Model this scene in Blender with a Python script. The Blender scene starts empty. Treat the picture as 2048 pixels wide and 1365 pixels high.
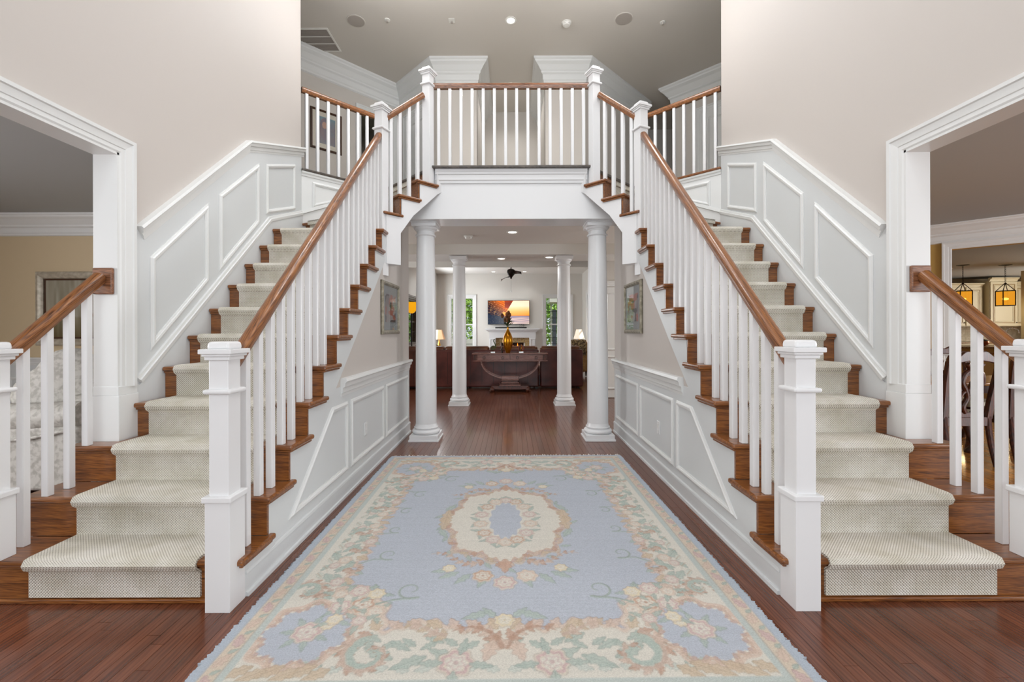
import bpy, bmesh, math, random
import numpy as np
from mathutils import Vector, Matrix

R = random.Random(7)
SC = bpy.context.scene
COL = SC.collection

# ------------------------------------------------------------------ camera
cd = bpy.data.cameras.new('camera'); cam = bpy.data.objects.new('camera', cd); COL.objects.link(cam)
cam.location = (-0.003, 0.0, 1.289)
cam.rotation_euler = (math.pi / 2, math.radians(0.17), 0)
cd.sensor_width = 36.0; cd.lens = 36.0 * 865.0 / 2048.0
cd.shift_x = 0.0005; cd.shift_y = -0.0105
cd.clip_start = 0.05; cd.clip_end = 200
SC.camera = cam

# ------------------------------------------------------------------ world, sun, front daylight, fill lamps, exposure
w = bpy.data.worlds.new('world'); SC.world = w; w.use_nodes = True
bg = w.node_tree.nodes['Background']; bg.inputs[0].default_value = (0.86, 0.93, 1.0, 1); bg.inputs[1].default_value = 1.6
sd = bpy.data.lights.new('sun', 'SUN'); so = bpy.data.objects.new('sun', sd); COL.objects.link(so)
sd.energy = 7.0; sd.angle = math.radians(1.5); sd.color = (1.0, 0.95, 0.86)
so.rotation_euler = Vector((-0.62, 0.34, -0.70)).to_track_quat('-Z', 'Y').to_euler(); so.location = (10, 10, 12)

def area(name, loc, direction, sx, sy, power, color=(1, 1, 1)):
    d = bpy.data.lights.new(name, 'AREA'); o = bpy.data.objects.new(name, d); COL.objects.link(o)
    d.shape = 'RECTANGLE'; d.size = sx; d.size_y = sy; d.energy = power; d.color = color
    o.location = loc; o.rotation_euler = Vector(direction).to_track_quat('-Z', 'Y').to_euler()
    return o
area('daylight_front_window', (0, -7.0, 3.2), (0, 1, -0.03), 6.5, 6.0, 405, (0.94, 0.98, 1.0))
area('living_fill', (-6.35, 1.2, 1.6), (1, 0.25, 0), 2.6, 1.9, 260, (0.98, 0.98, 1.0))  # added fill on the blank far-left wall, no window there
area('dining_fill', (8.6, -0.6, 1.6), (-0.8, 0.6, 0), 2.6, 1.9, 420, (0.98, 0.98, 1.0))  # unseen fill lamp added to brighten the dining room, no window modelled
area('great_room_side_fill', (-2.50, 13.3, 1.7), (1, -0.1, 0), 2.2, 2.2, 150, (0.93, 0.97, 1.0))  # fill lamp in front of solid wall, out of view, brightens the great room
area('corridor_fill', (-4.3, 7.0, 1.6), (1, 0, 0), 1.6, 1.6, 95, (0.93, 0.97, 1.0))  # unseen area lamp, the corridor end wall behind it has no window
area('corridor_fill_east', (4.3, 6.9, 1.6), (-1, 0, 0), 1.6, 1.6, 85, (0.93, 0.97, 1.0))  # unseen fill lamp matching the other corridor end, wall is solid
area('kitchen_fill', (14.9, 9.0, 1.7), (-1, 0, 0), 2.4, 1.4, 260, (1, 0.95, 0.86))  # unseen area lamp for the kitchen, side wall has no opening

SC.view_settings.view_transform = 'Standard'; SC.view_settings.look = 'None'
SC.view_settings.exposure = -0.6; SC.view_settings.gamma = 1.0; SC.view_settings.use_curve_mapping = False

# ------------------------------------------------------------------ materials
def lin(c):
    return tuple(((x / 255) / 12.92 if x / 255 <= 0.04045 else ((x / 255 + 0.055) / 1.055) ** 2.4) for x in c) + (1.0,)
M = {}
def base(name, col=(200, 200, 200), rough=0.5, metal=0.0, spec=0.5, coat=0.0):
    m = bpy.data.materials.new(name); m.use_nodes = True; M[name] = m
    b = m.node_tree.nodes['Principled BSDF']
    b.inputs['Base Color'].default_value = lin(col); b.inputs['Roughness'].default_value = rough
    b.inputs['Metallic'].default_value = metal; b.inputs['Specular IOR Level'].default_value = spec
    if coat: b.inputs['Coat Weight'].default_value = coat; b.inputs['Coat Roughness'].default_value = 0.08
    return m, m.node_tree.nodes, m.node_tree.links, b
def nd(ns, t, **k):
    n = ns.new(t)
    for a, v in k.items(): setattr(n, a, v)
    return n
def coords(ns, ls, scale, rot=(0, 0, 0)):
    tc = nd(ns, 'ShaderNodeTexCoord'); geo = nd(ns, 'ShaderNodeNewGeometry'); mp = nd(ns, 'ShaderNodeMapping')
    if any(rot): mp.vector_type = 'TEXTURE'; scale = tuple(1.0 / k for k in scale)
    mp.inputs['Scale'].default_value = scale; mp.inputs['Rotation'].default_value = rot
    ls.new(geo.outputs['Position'], mp.inputs['Vector']); return mp
def bump(ns, ls, b, src, strength, dist=0.01):
    bp = nd(ns, 'ShaderNodeBump'); bp.inputs['Strength'].default_value = strength; bp.inputs['Distance'].default_value = dist
    ls.new(src, bp.inputs['Height']); ls.new(bp.outputs['Normal'], b.inputs['Normal'])
def ramp(ns, ls, src, stops):
    r = nd(ns, 'ShaderNodeValToRGB'); e = r.color_ramp.elements
    while len(e) > 1: e.remove(e[0])
    e[0].position = stops[0][0]; e[0].color = lin(stops[0][1])
    for p, c in stops[1:]:
        x = e.new(p); x.color = lin(c)
    ls.new(src, r.inputs[0]); return r
def paint(name, col, rough=0.55, tex=0.04):
    m, ns, ls, b = base(name, col, rough)
    n = nd(ns, 'ShaderNodeTexNoise'); n.inputs['Scale'].default_value = 220; n.inputs['Detail'].default_value = 2
    mp = coords(ns, ls, (1, 1, 1)); ls.new(mp.outputs[0], n.inputs['Vector']); bump(ns, ls, b, n.outputs['Fac'], tex, 0.002)
    return m
def wood(name, dark, mid, light, scale, rot=(0, 0, 0), rough=0.3, coat=0.3, attr=False, wv_amt=0.28):
    m, ns, ls, b = base(name, mid, rough, coat=coat)
    mp = coords(ns, ls, scale, rot)
    n1 = nd(ns, 'ShaderNodeTexNoise'); n1.inputs['Scale'].default_value = 1.0; n1.inputs['Detail'].default_value = 6; n1.inputs['Distortion'].default_value = 0.8
    ls.new(mp.outputs[0], n1.inputs['Vector'])
    wv = nd(ns, 'ShaderNodeTexWave', wave_type='BANDS', bands_direction='DIAGONAL'); wv.inputs['Scale'].default_value = 1.3; wv.inputs['Distortion'].default_value = 6.0
    wv.inputs['Detail'].default_value = 3; wv.inputs['Detail Scale'].default_value = 1.5
    ls.new(mp.outputs[0], wv.inputs['Vector'])
    mx = nd(ns, 'ShaderNodeMath', operation='MULTIPLY_ADD'); mx.inputs[1].default_value = wv_amt
    ls.new(wv.outputs['Fac'], mx.inputs[0]); ls.new(n1.outputs['Fac'], mx.inputs[2])
    r = ramp(ns, ls, mx.outputs[0], [(0.32, dark), (0.58, mid), (0.86, light)])
    out = r.outputs[0]
    if attr:
        at = nd(ns, 'ShaderNodeAttribute', attribute_name='tone'); mu = nd(ns, 'ShaderNodeMix', data_type='RGBA', blend_type='MULTIPLY')
        mu.inputs['Factor'].default_value = 1.0
        ls.new(out, mu.inputs['A']); ls.new(at.outputs['Color'], mu.inputs['B']); out = mu.outputs['Result']
    ls.new(out, b.inputs['Base Color']); bump(ns, ls, b, mx.outputs[0], 0.06, 0.002)
    return m

paint('wall_beige', (200, 193, 187), 0.6)
paint('wall_upper', (206, 200, 193), 0.6)
paint('wall_tan', (206, 186, 152), 0.6)
paint('wall_ochre', (190, 152, 82), 0.6)
paint('wall_great', (222, 219, 213), 0.6)
paint('white_trim', (226, 227, 226), 0.32, 0.015)
paint('white_gloss', (228, 228, 229), 0.28, 0.01)
paint('wainscot', (214, 217, 218), 0.36, 0.015)
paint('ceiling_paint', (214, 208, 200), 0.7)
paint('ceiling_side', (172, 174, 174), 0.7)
paint('ceiling_great', (232, 230, 226), 0.7)
paint('cream_cabinet', (198, 187, 156), 0.5, 0.01)
paint('glaze', (150, 126, 84), 0.4, 0.01)
wood('stair_wood_x', (56, 29, 12), (116, 66, 29), (152, 96, 46), (4, 70, 70), rough=0.28)
wood('rail_wood', (62, 34, 15), (120, 71, 34), (156, 101, 54), (60, 4, 60), rot=(math.radians(42.8), 0, 0), rough=0.33)
wood('rail_wood_flat', (70, 40, 24), (120, 76, 50), (156, 106, 74), (6, 50, 50), rough=0.3)
wood('dark_nosing', (40, 34, 30), (66, 58, 52), (96, 86, 76), (8, 40, 40), rough=0.35)
wood('floor_wood', (80, 42, 26), (98, 53, 33), (114, 65, 42), (26, 1.4, 26), rough=0.26, coat=0.22, attr=True)
wood('floor_honey', (120, 72, 24), (166, 108, 44), (196, 136, 66), (34, 2.2, 34), rough=0.25, coat=0.3, attr=True)
wood('cherry', (38, 16, 9), (64, 27, 14), (90, 40, 21), (22, 22, 5), rough=0.38, coat=0.08)
wood('table_wood', (84, 50, 42), (112, 70, 60), (136, 92, 80), (4, 40, 40), rough=0.22, coat=0.4)
wood('dining_table_wood', (110, 62, 24), (160, 102, 46), (190, 134, 70), (4, 40, 40), rough=0.2, coat=0.4)

# plain procedural plank floor for the far rooms
def plank_floor(name, c1, c2, mortar):
    m, ns, ls, b = base(name, c1, 0.22, coat=0.35)
    mp = coords(ns, ls, (1, 1, 1), (0, 0, math.pi / 2))
    br = nd(ns, 'ShaderNodeTexBrick'); br.offset = 0.37; br.inputs['Scale'].default_value = 1.0
    br.inputs['Brick Width'].default_value = 1.1; br.inputs['Row Height'].default_value = 0.0572; br.inputs['Mortar Size'].default_value = 0.0016
    br.inputs['Color1'].default_value = lin(c1); br.inputs['Color2'].default_value = lin(c2); br.inputs['Mortar'].default_value = lin(mortar)
    ls.new(mp.outputs[0], br.inputs['Vector']); ls.new(br.outputs['Color'], b.inputs['Base Color'])
    return m
plank_floor('floor_far', (104, 55, 40), (84, 42, 30), (40, 20, 14))
plank_floor('floor_far_honey', (166, 108, 44), (146, 92, 34), (80, 46, 14))

# looped stair carpet: staggered dots that run over treads and risers alike
def carpet(name, c_hi, c_lo, s):
    m, ns, ls, b = base(name, c_hi, 0.95, spec=0.1)
    geo = nd(ns, 'ShaderNodeNewGeometry'); sp = nd(ns, 'ShaderNodeSeparateXYZ'); ls.new(geo.outputs['Position'], sp.inputs[0])
    t = nd(ns, 'ShaderNodeMath', operation='ADD'); ls.new(sp.outputs['Y'], t.inputs[0]); ls.new(sp.outputs['Z'], t.inputs[1])
    def sn(a):
        k = nd(ns, 'ShaderNodeMath', operation='MULTIPLY'); ls.new(a, k.inputs[0]); k.inputs[1].default_value = s
        c = nd(ns, 'ShaderNodeMath', operation='SINE'); ls.new(k.outputs[0], c.inputs[0]); return c.outputs[0]
    a1 = sn(sp.outputs['X']); a2 = sn(t.outputs[0])
    pr = nd(ns, 'ShaderNodeMath', operation='MULTIPLY'); ls.new(a1, pr.inputs[0]); ls.new(a2, pr.inputs[1])
    nz = nd(ns, 'ShaderNodeTexNoise'); nz.inputs['Scale'].default_value = 7.0; ls.new(geo.outputs['Position'], nz.inputs['Vector'])
    r = ramp(ns, ls, pr.outputs[0], [(0.0, c_hi), (0.30, c_hi), (0.70, c_lo)])
    r2 = ramp(ns, ls, nz.outputs['Fac'], [(0.3, (232, 230, 222)), (0.7, (255, 255, 255))])
    mu = nd(ns, 'ShaderNodeMix', data_type='RGBA', blend_type='MULTIPLY'); mu.inputs['Factor'].default_value = 1.0
    ls.new(r.outputs[0], mu.inputs['A']); ls.new(r2.outputs[0], mu.inputs['B']); ls.new(mu.outputs['Result'], b.inputs['Base Color'])
    inv = nd(ns, 'ShaderNodeMath', operation='MULTIPLY'); ls.new(pr.outputs[0], inv.inputs[0]); inv.inputs[1].default_value = -1
    bump(ns, ls, b, inv.outputs[0], 0.5, 0.004)
    return m
carpet('runner_carpet', (232, 227, 218), (152, 144, 130), 460.0)
carpet('hall_carpet', (206, 200, 188), (170, 162, 146), 400.0)

# rug: colours come from a per-vertex attribute, plus pile relief
m, ns, ls, b = base('rug_wool', (200, 200, 200), 0.95, spec=0.05)
at = nd(ns, 'ShaderNodeAttribute', attribute_name='rugcol'); n = nd(ns, 'ShaderNodeTexNoise'); n.inputs['Scale'].default_value = 320
mp = coords(ns, ls, (0.5, 1, 1)); ls.new(mp.outputs[0], n.inputs['Vector'])
rr = ramp(ns, ls, n.outputs['Fac'], [(0.3, (226, 226, 226)), (0.7, (255, 255, 255))])
mu = nd(ns, 'ShaderNodeMix', data_type='RGBA', blend_type='MULTIPLY'); mu.inputs['Factor'].default_value = 1.0
ls.new(at.outputs['Color'], mu.inputs['A']); ls.new(rr.outputs[0], mu.inputs['B']); ls.new(mu.outputs['Result'], b.inputs['Base Color'])
bump(ns, ls, b, n.outputs['Fac'], 0.35, 0.004)

def mottled(name, stops, scale, rough=0.5, metal=0.0, bmp=0.1, coat=0.0, detail=4):
    m, ns, ls, b = base(name, stops[0][1], rough, metal, coat=coat)
    n = nd(ns, 'ShaderNodeTexNoise'); n.inputs['Scale'].default_value = scale; n.inputs['Detail'].default_value = detail
    mp = coords(ns, ls, (1, 1, 1)); ls.new(mp.outputs[0], n.inputs['Vector'])
    r = ramp(ns, ls, n.outputs['Fac'], stops); ls.new(r.outputs[0], b.inputs['Base Color'])
    bump(ns, ls, b, n.outputs['Fac'], bmp, 0.01); return m
mottled('leather', [(0.3, (60, 24, 20)), (0.7, (104, 50, 42))], 3.0, 0.34, bmp=0.25)
mottled('leather_top', [(0.3, (74, 38, 22)), (0.7, (128, 76, 44))], 4.0, 0.4, bmp=0.25)
mottled('tan_fabric', [(0.3, (140, 102, 58)), (0.7, (176, 134, 82))], 30.0, 0.85)
mottled('throw_fabric', [(0.42, (60, 44, 30)), (0.56, (150, 126, 88))], 26.0, 0.9, bmp=0.4)
mottled('damask', [(0.40, (166, 162, 154)), (0.56, (196, 193, 186))], 26.0, 0.6, bmp=0.25, detail=6)
mottled('cushion_cream', [(0.4, (196, 184, 160)), (0.6, (214, 204, 184))], 20.0, 0.8)
mottled('gold', [(0.3, (170, 100, 16)), (0.7, (224, 158, 40))], 9.0, 0.22, metal=0.9, bmp=0.1)
mottled('pewter_frame', [(0.35, (122, 116, 100)), (0.65, (164, 157, 140))], 24.0, 0.35, metal=0.4)
mottled('silver_frame', [(0.35, (176, 166, 148)), (0.65, (206, 198, 182))], 20.0, 0.35, metal=0.3)
mottled('stone_tile', [(0.3, (112, 78, 44)), (0.5, (176, 146, 96)), (0.7, (204, 186, 140))], 40.0, 0.5)
mottled('granite', [(0.35, (86, 60, 36)), (0.6, (164, 128, 84))], 60.0, 0.25)
mottled('leaf_green', [(0.3, (86, 136, 40)), (0.55, (150, 190, 74)), (0.75, (206, 226, 130))], 2.2, 0.6)
mottled('leaf_dark', [(0.3, (26, 44, 18)), (0.7, (72, 92, 40))], 9.0, 0.6)
mottled('dried_flower', [(0.3, (74, 42, 26)), (0.7, (150, 96, 56))], 18.0, 0.8)
mottled('bark', [(0.3, (60, 46, 34)), (0.7, (110, 88, 68))], 9.0, 0.9)
mottled('grass', [(0.3, (74, 110, 44)), (0.7, (126, 156, 72))], 3.0, 0.9)
mottled('bronze', [(0.3, (28, 20, 14)), (0.7, (52, 38, 28))], 20.0, 0.4, metal=0.5)
mottled('brick_chair', [(0.3, (110, 72, 60)), (0.7, (150, 104, 88))], 14.0, 0.8)
base('black_metal', (20, 18, 16), 0.4, 0.3)
base('black_plastic', (14, 14, 15), 0.4)
base('dark_void', (52, 50, 48), 0.8)
base('steel', (200, 200, 198), 0.25, 1.0)
base('brass', (196, 150, 70), 0.3, 1.0)
base('plate_white', (236, 234, 228), 0.35)
base('mat_cream', (226, 220, 204), 0.7)
base('mat_grey', (146, 150, 152), 0.5)
base('vent_grey', (176, 168, 160), 0.5)
base('dark_frame', (66, 38, 18), 0.35)
base('blue_grey', (92, 106, 122), 0.6)
base('porch_white', (214, 212, 206), 0.6)
base('copper', (180, 98, 60), 0.25, 1.0)
base('terracotta', (150, 70, 44), 0.6)
base('log', (50, 34, 26), 0.9)
base('fringe_white', (218, 214, 206), 0.9)

def emis(name, col, strength, basecol=None):
    m, ns, ls, b = base(name, basecol or col, 0.4)
    b.inputs['Emission Color'].default_value = lin(col); b.inputs['Emission Strength'].default_value = strength
    return m
emis('bulb_white', (255, 250, 240), 9.0)
emis('shade_orange', (250, 160, 80), 0.25, (236, 190, 150))
emis('shade_white', (255, 236, 214), 0.55)
emis('shade_yellow', (255, 178, 20), 1.0)
emis('flame', (255, 140, 40), 3.0)
emis('led_strip', (255, 214, 140), 4.0)

# glass: thin clear pane that lets daylight through
def clear(name, tint, mixf, rough=0.02):
    m = bpy.data.materials.new(name); m.use_nodes = True; M[name] = m; ns = m.node_tree.nodes; ls = m.node_tree.links; ns.clear()
    o = nd(ns, 'ShaderNodeOutputMaterial'); mx = nd(ns, 'ShaderNodeMixShader'); t = nd(ns, 'ShaderNodeBsdfTransparent'); g = nd(ns, 'ShaderNodeBsdfGlossy')
    g.inputs['Roughness'].default_value = rough; t.inputs[0].default_value = lin(tint); mx.inputs[0].default_value = mixf
    ls.new(t.outputs[0], mx.inputs[1]); ls.new(g.outputs[0], mx.inputs[2]); ls.new(mx.outputs[0], o.inputs[0])
m = bpy.data.materials.new('shade_amber'); m.use_nodes = True; M['shade_amber'] = m; ns = m.node_tree.nodes; ls = m.node_tree.links; ns.clear()
o_ = nd(ns, 'ShaderNodeOutputMaterial'); mx = nd(ns, 'ShaderNodeMixShader'); mx.inputs[0].default_value = 0.72; t_ = nd(ns, 'ShaderNodeBsdfTransparent'); t_.inputs[0].default_value = lin((255, 196, 96)); e_ = nd(ns, 'ShaderNodeEmission'); e_.inputs[0].default_value = lin((255, 178, 52)); e_.inputs[1].default_value = 1.25
ls.new(t_.outputs[0], mx.inputs[1]); ls.new(e_.outputs[0], mx.inputs[2]); ls.new(mx.outputs[0], o_.inputs[0])
clear('pane_glass', (250, 252, 252), 0.05)
clear('picture_glass', (255, 255, 255), 0.16)
clear('amber_glass', (236, 150, 60), 0.25)
clear('red_glass', (200, 60, 30), 0.3)

# ------------------------------------------------------------------ mesh helpers
WL = {}
class MB:
    def __init__(s): s.v = []; s.f = []
    def add(s, vs, fs):
        k = len(s.v); s.v += [tuple(p) for p in vs]; s.f += [tuple(i + k for i in f) for f in fs]; return s
    def box(s, x0, x1, y0, y1, z0, z1):
        return s.add([(x0, y0, z0), (x1, y0, z0), (x1, y1, z0), (x0, y1, z0), (x0, y0, z1), (x1, y0, z1), (x1, y1, z1), (x0, y1, z1)],
                     [(0, 3, 2, 1), (4, 5, 6, 7), (0, 1, 5, 4), (1, 2, 6, 5), (2, 3, 7, 6), (3, 0, 4, 7)])
    def rbox(s, cx, cy, hx, hy, z0, z1, ang=0.0, top=1.0):
        c, n = math.cos(ang), math.sin(ang); q = [(-hx, -hy), (hx, -hy), (hx, hy), (-hx, hy)]
        bt = [(cx + a * c - b * n, cy + a * n + b * c, z0) for a, b in q]
        tp = [(cx + (a * c - b * n) * top, cy + (a * n + b * c) * top, z1) for a, b in q]
        return s.add(bt + tp, [(0, 3, 2, 1), (4, 5, 6, 7), (0, 1, 5, 4), (1, 2, 6, 5), (2, 3, 7, 6), (3, 0, 4, 7)])
    def prism(s, poly, axis, c0, c1):
        f = {'x': lambda p, c: (c, p[0], p[1]), 'y': lambda p, c: (p[0], c, p[1]), 'z': lambda p, c: (p[0], p[1], c)}[axis]
        n = len(poly)
        return s.add([f(p, c0) for p in poly] + [f(p, c1) for p in poly],
                     [tuple(range(n))[::-1], tuple(range(n, 2 * n))] + [(i, (i + 1) % n, n + (i + 1) % n, n + i) for i in range(n)])
    def extrude(s, pts, d):
        n = len(pts); d = Vector(d)
        return s.add([Vector(p) for p in pts] + [Vector(p) + d for p in pts],
                     [tuple(range(n))[::-1], tuple(range(n, 2 * n))] + [(i, (i + 1) % n, n + (i + 1) % n, n + i) for i in range(n)])
    def lathe(s, cx, cy, prof, seg=24, cap=True):
        vs = []; fs = []; n = len(prof)
        for r, z in prof:
            for k in range(seg):
                a = 2 * math.pi * k / seg; vs.append((cx + r * math.cos(a), cy + r * math.sin(a), z))
        for i in range(n - 1):
            for k in range(seg):
                fs.append((i * seg + k, i * seg + (k + 1) % seg, (i + 1) * seg + (k + 1) % seg, (i + 1) * seg + k))
        if cap:
            fs.append(tuple(range(seg))[::-1]); fs.append(tuple((n - 1) * seg + k for k in range(seg)))
        return s.add(vs, fs)
    def sweep(s, path, prof, n, closed=False):
        P = [Vector(p) for p in path]; n = Vector(n).normalized(); k = len(P); m = len(prof); vs = []; fs = []
        def side(a, b): return (b - a).normalized().cross(n)
        for i in range(k):
            sp = side(P[i - 1], P[i]) if (i > 0 or closed) else None
            sn = side(P[i], P[(i + 1) % k]) if (i < k - 1 or closed) else None
            if sp is None: mt = sn
            elif sn is None: mt = sp
            else: mt = (sp + sn) / max(0.2, 1 + sp.dot(sn))
            for u, v in prof: vs.append(P[i] + mt * u + n * v)
        for i in range(k if closed else k - 1):
            for j in range(m):
                a = i * m + j; b_ = i * m + (j + 1) % m; c = ((i + 1) % k) * m + (j + 1) % m; d = ((i + 1) % k) * m + j
                fs.append((a, b_, c, d))
        if not closed:
            fs.append(tuple(range(m))); fs.append(tuple((k - 1) * m + j for j in range(m))[::-1])
        return s.add(vs, fs)
    def tube(s, path, rad, seg=8):
        P = [Vector(p) for p in path]; vs = []; fs = []; k = len(P)
        rad = rad if isinstance(rad, (list, tuple)) else [rad] * k
        t0 = (P[1] - P[0]).normalized(); ref = Vector((0, 0, 1)) if abs(t0.z) < 0.9 else Vector((1, 0, 0))
        for i in range(k):
            t = (P[min(k - 1, i + 1)] - P[max(0, i - 1)]).normalized(); a = t.cross(ref).normalized(); ref = a.cross(t).normalized()
            for j in range(seg):
                q = 2 * math.pi * j / seg; vs.append(P[i] + (a * math.cos(q) + ref * math.sin(q)) * rad[i])
        for i in range(k - 1):
            for j in range(seg): fs.append((i * seg + j, i * seg + (j + 1) % seg, (i + 1) * seg + (j + 1) % seg, (i + 1) * seg + j))
        fs.append(tuple(range(seg))[::-1]); fs.append(tuple((k - 1) * seg + j for j in range(seg)))
        return s.add(vs, fs)
    def ell(s, c, r, seg=14, rings=9, fn=None):
        vs = []; fs = []
        for i in range(rings + 1):
            ph = math.pi * i / rings
            for j in range(seg):
                th = 2 * math.pi * j / seg; d = Vector((math.sin(ph) * math.cos(th), math.sin(ph) * math.sin(th), math.cos(ph)))
                if fn: d = d * fn(d)
                vs.append((c[0] + d.x * r[0], c[1] + d.y * r[1], c[2] + d.z * r[2]))
        for i in range(rings):
            for j in range(seg): fs.append((i * seg + j, (i + 1) * seg + j, (i + 1) * seg + (j + 1) % seg, i * seg + (j + 1) % seg))
        return s.add(vs, fs)
    def build(s, name, mat, parent=None, sx=1.0, bevel=0, seg=2, smooth=False, angle=35, label=None, cat=None, group=None, kind=None, org=None, norm=True):
        off = WL.get(parent.name, Vector()) if parent is not None else Vector(org) if org is not None else Vector()
        me = bpy.data.meshes.new(name)
        me.from_pydata([(p[0] * sx - off.x, p[1] - off.y, p[2] - off.z) for p in s.v], [], s.f)
        if norm:
            bm = bmesh.new(); bm.from_mesh(me); bmesh.ops.remove_doubles(bm, verts=bm.verts, dist=1e-6)
            bmesh.ops.recalc_face_normals(bm, faces=bm.faces); bm.to_mesh(me); bm.free()
        if smooth:
            for p in me.polygons: p.use_smooth = True
            me.set_sharp_from_angle(angle=math.radians(angle))
        me.materials.append(M[mat]); o = bpy.data.objects.new(name, me); COL.objects.link(o)
        if parent is not None: o.parent = parent; WL[o.name] = off
        elif org is not None: o.location = off; WL[o.name] = off
        else: WL[o.name] = Vector()
        if bevel:
            bv = o.modifiers.new('bevel', 'BEVEL'); bv.width = bevel; bv.segments = seg; bv.limit_method = 'ANGLE'; bv.angle_limit = math.radians(40)
        tag(o, label, cat, group, kind); return o
def smooth_path(P, n=5):
    P = [Vector(p) for p in P]; out = []
    for i in range(len(P) - 1):
        p0, p1, p2, p3 = P[max(0, i - 1)], P[i], P[i + 1], P[min(len(P) - 1, i + 2)]
        for k in range(n):
            t = k / n; out.append(0.5 * ((2 * p1) + (p2 - p0) * t + (2 * p0 - 5 * p1 + 4 * p2 - p3) * t * t + (3 * p1 - p0 - 3 * p2 + p3) * t ** 3))
    return out + [P[-1]]
def smooth_rad(R_, n=5):
    if not isinstance(R_, (list, tuple)): return R_
    return [v.x for v in smooth_path([(r, 0, 0) for r in R_], n)]
def tag(o, label=None, cat=None, group=None, kind=None):
    if label: o['label'] = label
    if cat: o['category'] = cat
    if group: o['group'] = group
    if kind: o['kind'] = kind
    return o
def thing(name, label, cat, loc, group=None, kind=None):
    o = bpy.data.objects.new(name, None); COL.objects.link(o); o.location = loc; o.empty_display_size = 0.1
    WL[o.name] = Vector(loc); return tag(o, label, cat, group, kind)
def spot(name, loc, power, ang=110, color=(0.99, 0.985, 0.97), blend=0.8, rad=0.05):
    d = bpy.data.lights.new(name, 'SPOT'); o = bpy.data.objects.new(name, d); COL.objects.link(o)
    d.energy = power; d.spot_size = math.radians(ang); d.spot_blend = blend; d.color = color; d.shadow_soft_size = rad; o.location = loc; return o
def point(name, loc, power, color=(1, 0.8, 0.5), rad=0.05):
    d = bpy.data.lights.new(name, 'POINT'); o = bpy.data.objects.new(name, d); COL.objects.link(o)
    d.energy = power; d.color = color; d.shadow_soft_size = rad; o.location = loc; return o
# ================================================================== room shell
RS = 0.2096; RUN = 0.2266; Y1 = 2.027          # riser, run, first nosing
WALL = 2.394; WALLB = 2.516; FLOOR2 = 3.144; CEIL2 = 5.82
def yn(n): return Y1 + RUN * (n - 1)
def nose(y): return 0.8384 + 0.925 * (y - 2.707)
SIDES = ((-1, 'left'), (1, 'right'))

# ---- floors: sub-floor slabs with the planks laid on them
MB().box(-2.70, 2.70, -2.2, 15.2, -0.12, -0.012).build('floor', 'floor_far', kind='structure')
MB().box(-6.6, -2.70, -2.2, 9.0, -0.12, 0.0).build('floor_living', 'floor_far', kind='structure')
MB().box(2.70, 16.0, -2.2, 13.0, -0.12, -0.012).build('floor_dining', 'floor_far_honey', kind='structure')
def lay_planks(parent, mat, x0, x1, y0, y1, wd, skip, rank, limit, seed):
    rg = random.Random(seed); P = []
    nx = int(round((x1 - x0) / wd))
    for i in range(nx):
        y = y0 - rg.uniform(0, 1.1)
        while y < y1:
            L = rg.uniform(0.65, 1.5); a = max(y, y0); b_ = min(y + L, y1)
            if b_ - a > 0.04 and not skip(x0 + (i + 0.5) * wd, a, b_): P.append((x0 + i * wd, x0 + (i + 1) * wd, a, b_, rg.uniform(0.80, 1.18)))
            y += L
    P.sort(key=lambda p: -rank(p)); g = 0.0008
    def geo(ps):
        mb = MB()
        for a, b_, c, d, t in ps: mb.box(a + g, b_ - g, c + g, d - g, -0.012, 0.0)
        return mb
    def tone(o, ts):
        ca = o.data.color_attributes.new('tone', 'FLOAT_COLOR', 'POINT')
        arr = np.ones((len(o.data.vertices), 4), dtype=np.float32)
        for k, t in enumerate(ts): arr[k * 8:(k + 1) * 8, :3] = (t, t * 0.985, t * 0.97)
        ca.data.foreach_set('color', arr.ravel())
    for p in P[:limit]:
        o = geo([p]).build('plank', mat, parent, norm=False); tone(o, [p[4]])
    if P[limit:]:
        o = geo(P[limit:]).build('planks', mat, parent, kind='stuff', norm=False); tone(o, [p[4] for p in P[limit:]])
fl = bpy.data.objects['floor']
def skip_hall(x, a, b_): return abs(x) > 1.42 and a > 2.1 and b_ < 5.5
def rank_hall(p):
    x = (p[0] + p[1]) / 2; y = max(1.5, (p[2] + p[3]) / 2)
    if abs(x) < 1.05 and p[2] > 1.5 and p[3] < 4.4: return 0
    return (p[3] - p[2]) / y ** 3 * (0.2 if p[3] < 1.4 else 1)
lay_planks(fl, 'floor_wood', -2.70, 2.70, 0.6, 9.6, 0.05745, skip_hall, rank_hall, 300, 3)
fd = bpy.data.objects['floor_dining']
lay_planks(fd, 'floor_honey', 2.70, 6.4, 2.0, 6.0, 0.0574, lambda x, a, b_: x / max(a, 0.1) > 2.0 or x / b_ < 0.70, lambda p: 1 / p[2] ** 2, 200, 4)

# ---- walls of the two-storey foyer with the side openings
OP0, OPH = 0.55, 2.373; OP1 = 2.626
CASING = [(0, 0), (0, 0.012), (0.010, 0.017), (0.032, 0.017), (0.036, 0.021), (0.074, 0.026), (0.080, 0.033), (0.100, 0.033), (0.100, 0)]
PANEL = [(-0.020, 0), (-0.020, 0.006), (-0.012, 0.009), (-0.008, 0.015), (0.004, 0.017), (0.010, 0.010), (0.020, 0.006), (0.020, 0)]
RAILP = [(0, 0), (0, 0.046), (-0.016, 0.052), (-0.026, 0.040), (-0.046, 0.034), (-0.050, 0.020), (-0.078, 0.017), (-0.082, 0.010), (-0.098, 0.008), (-0.098, 0)]
BASEP = [(0, 0), (0.130, 0), (0.130, 0.008), (0.122, 0.016), (0.108, 0.018), (0.104, 0.014), (0.020, 0.014), (0.018, 0.026), (0, 0.028)]
NR = (-1, 0, 0)
tn = [0]
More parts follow.
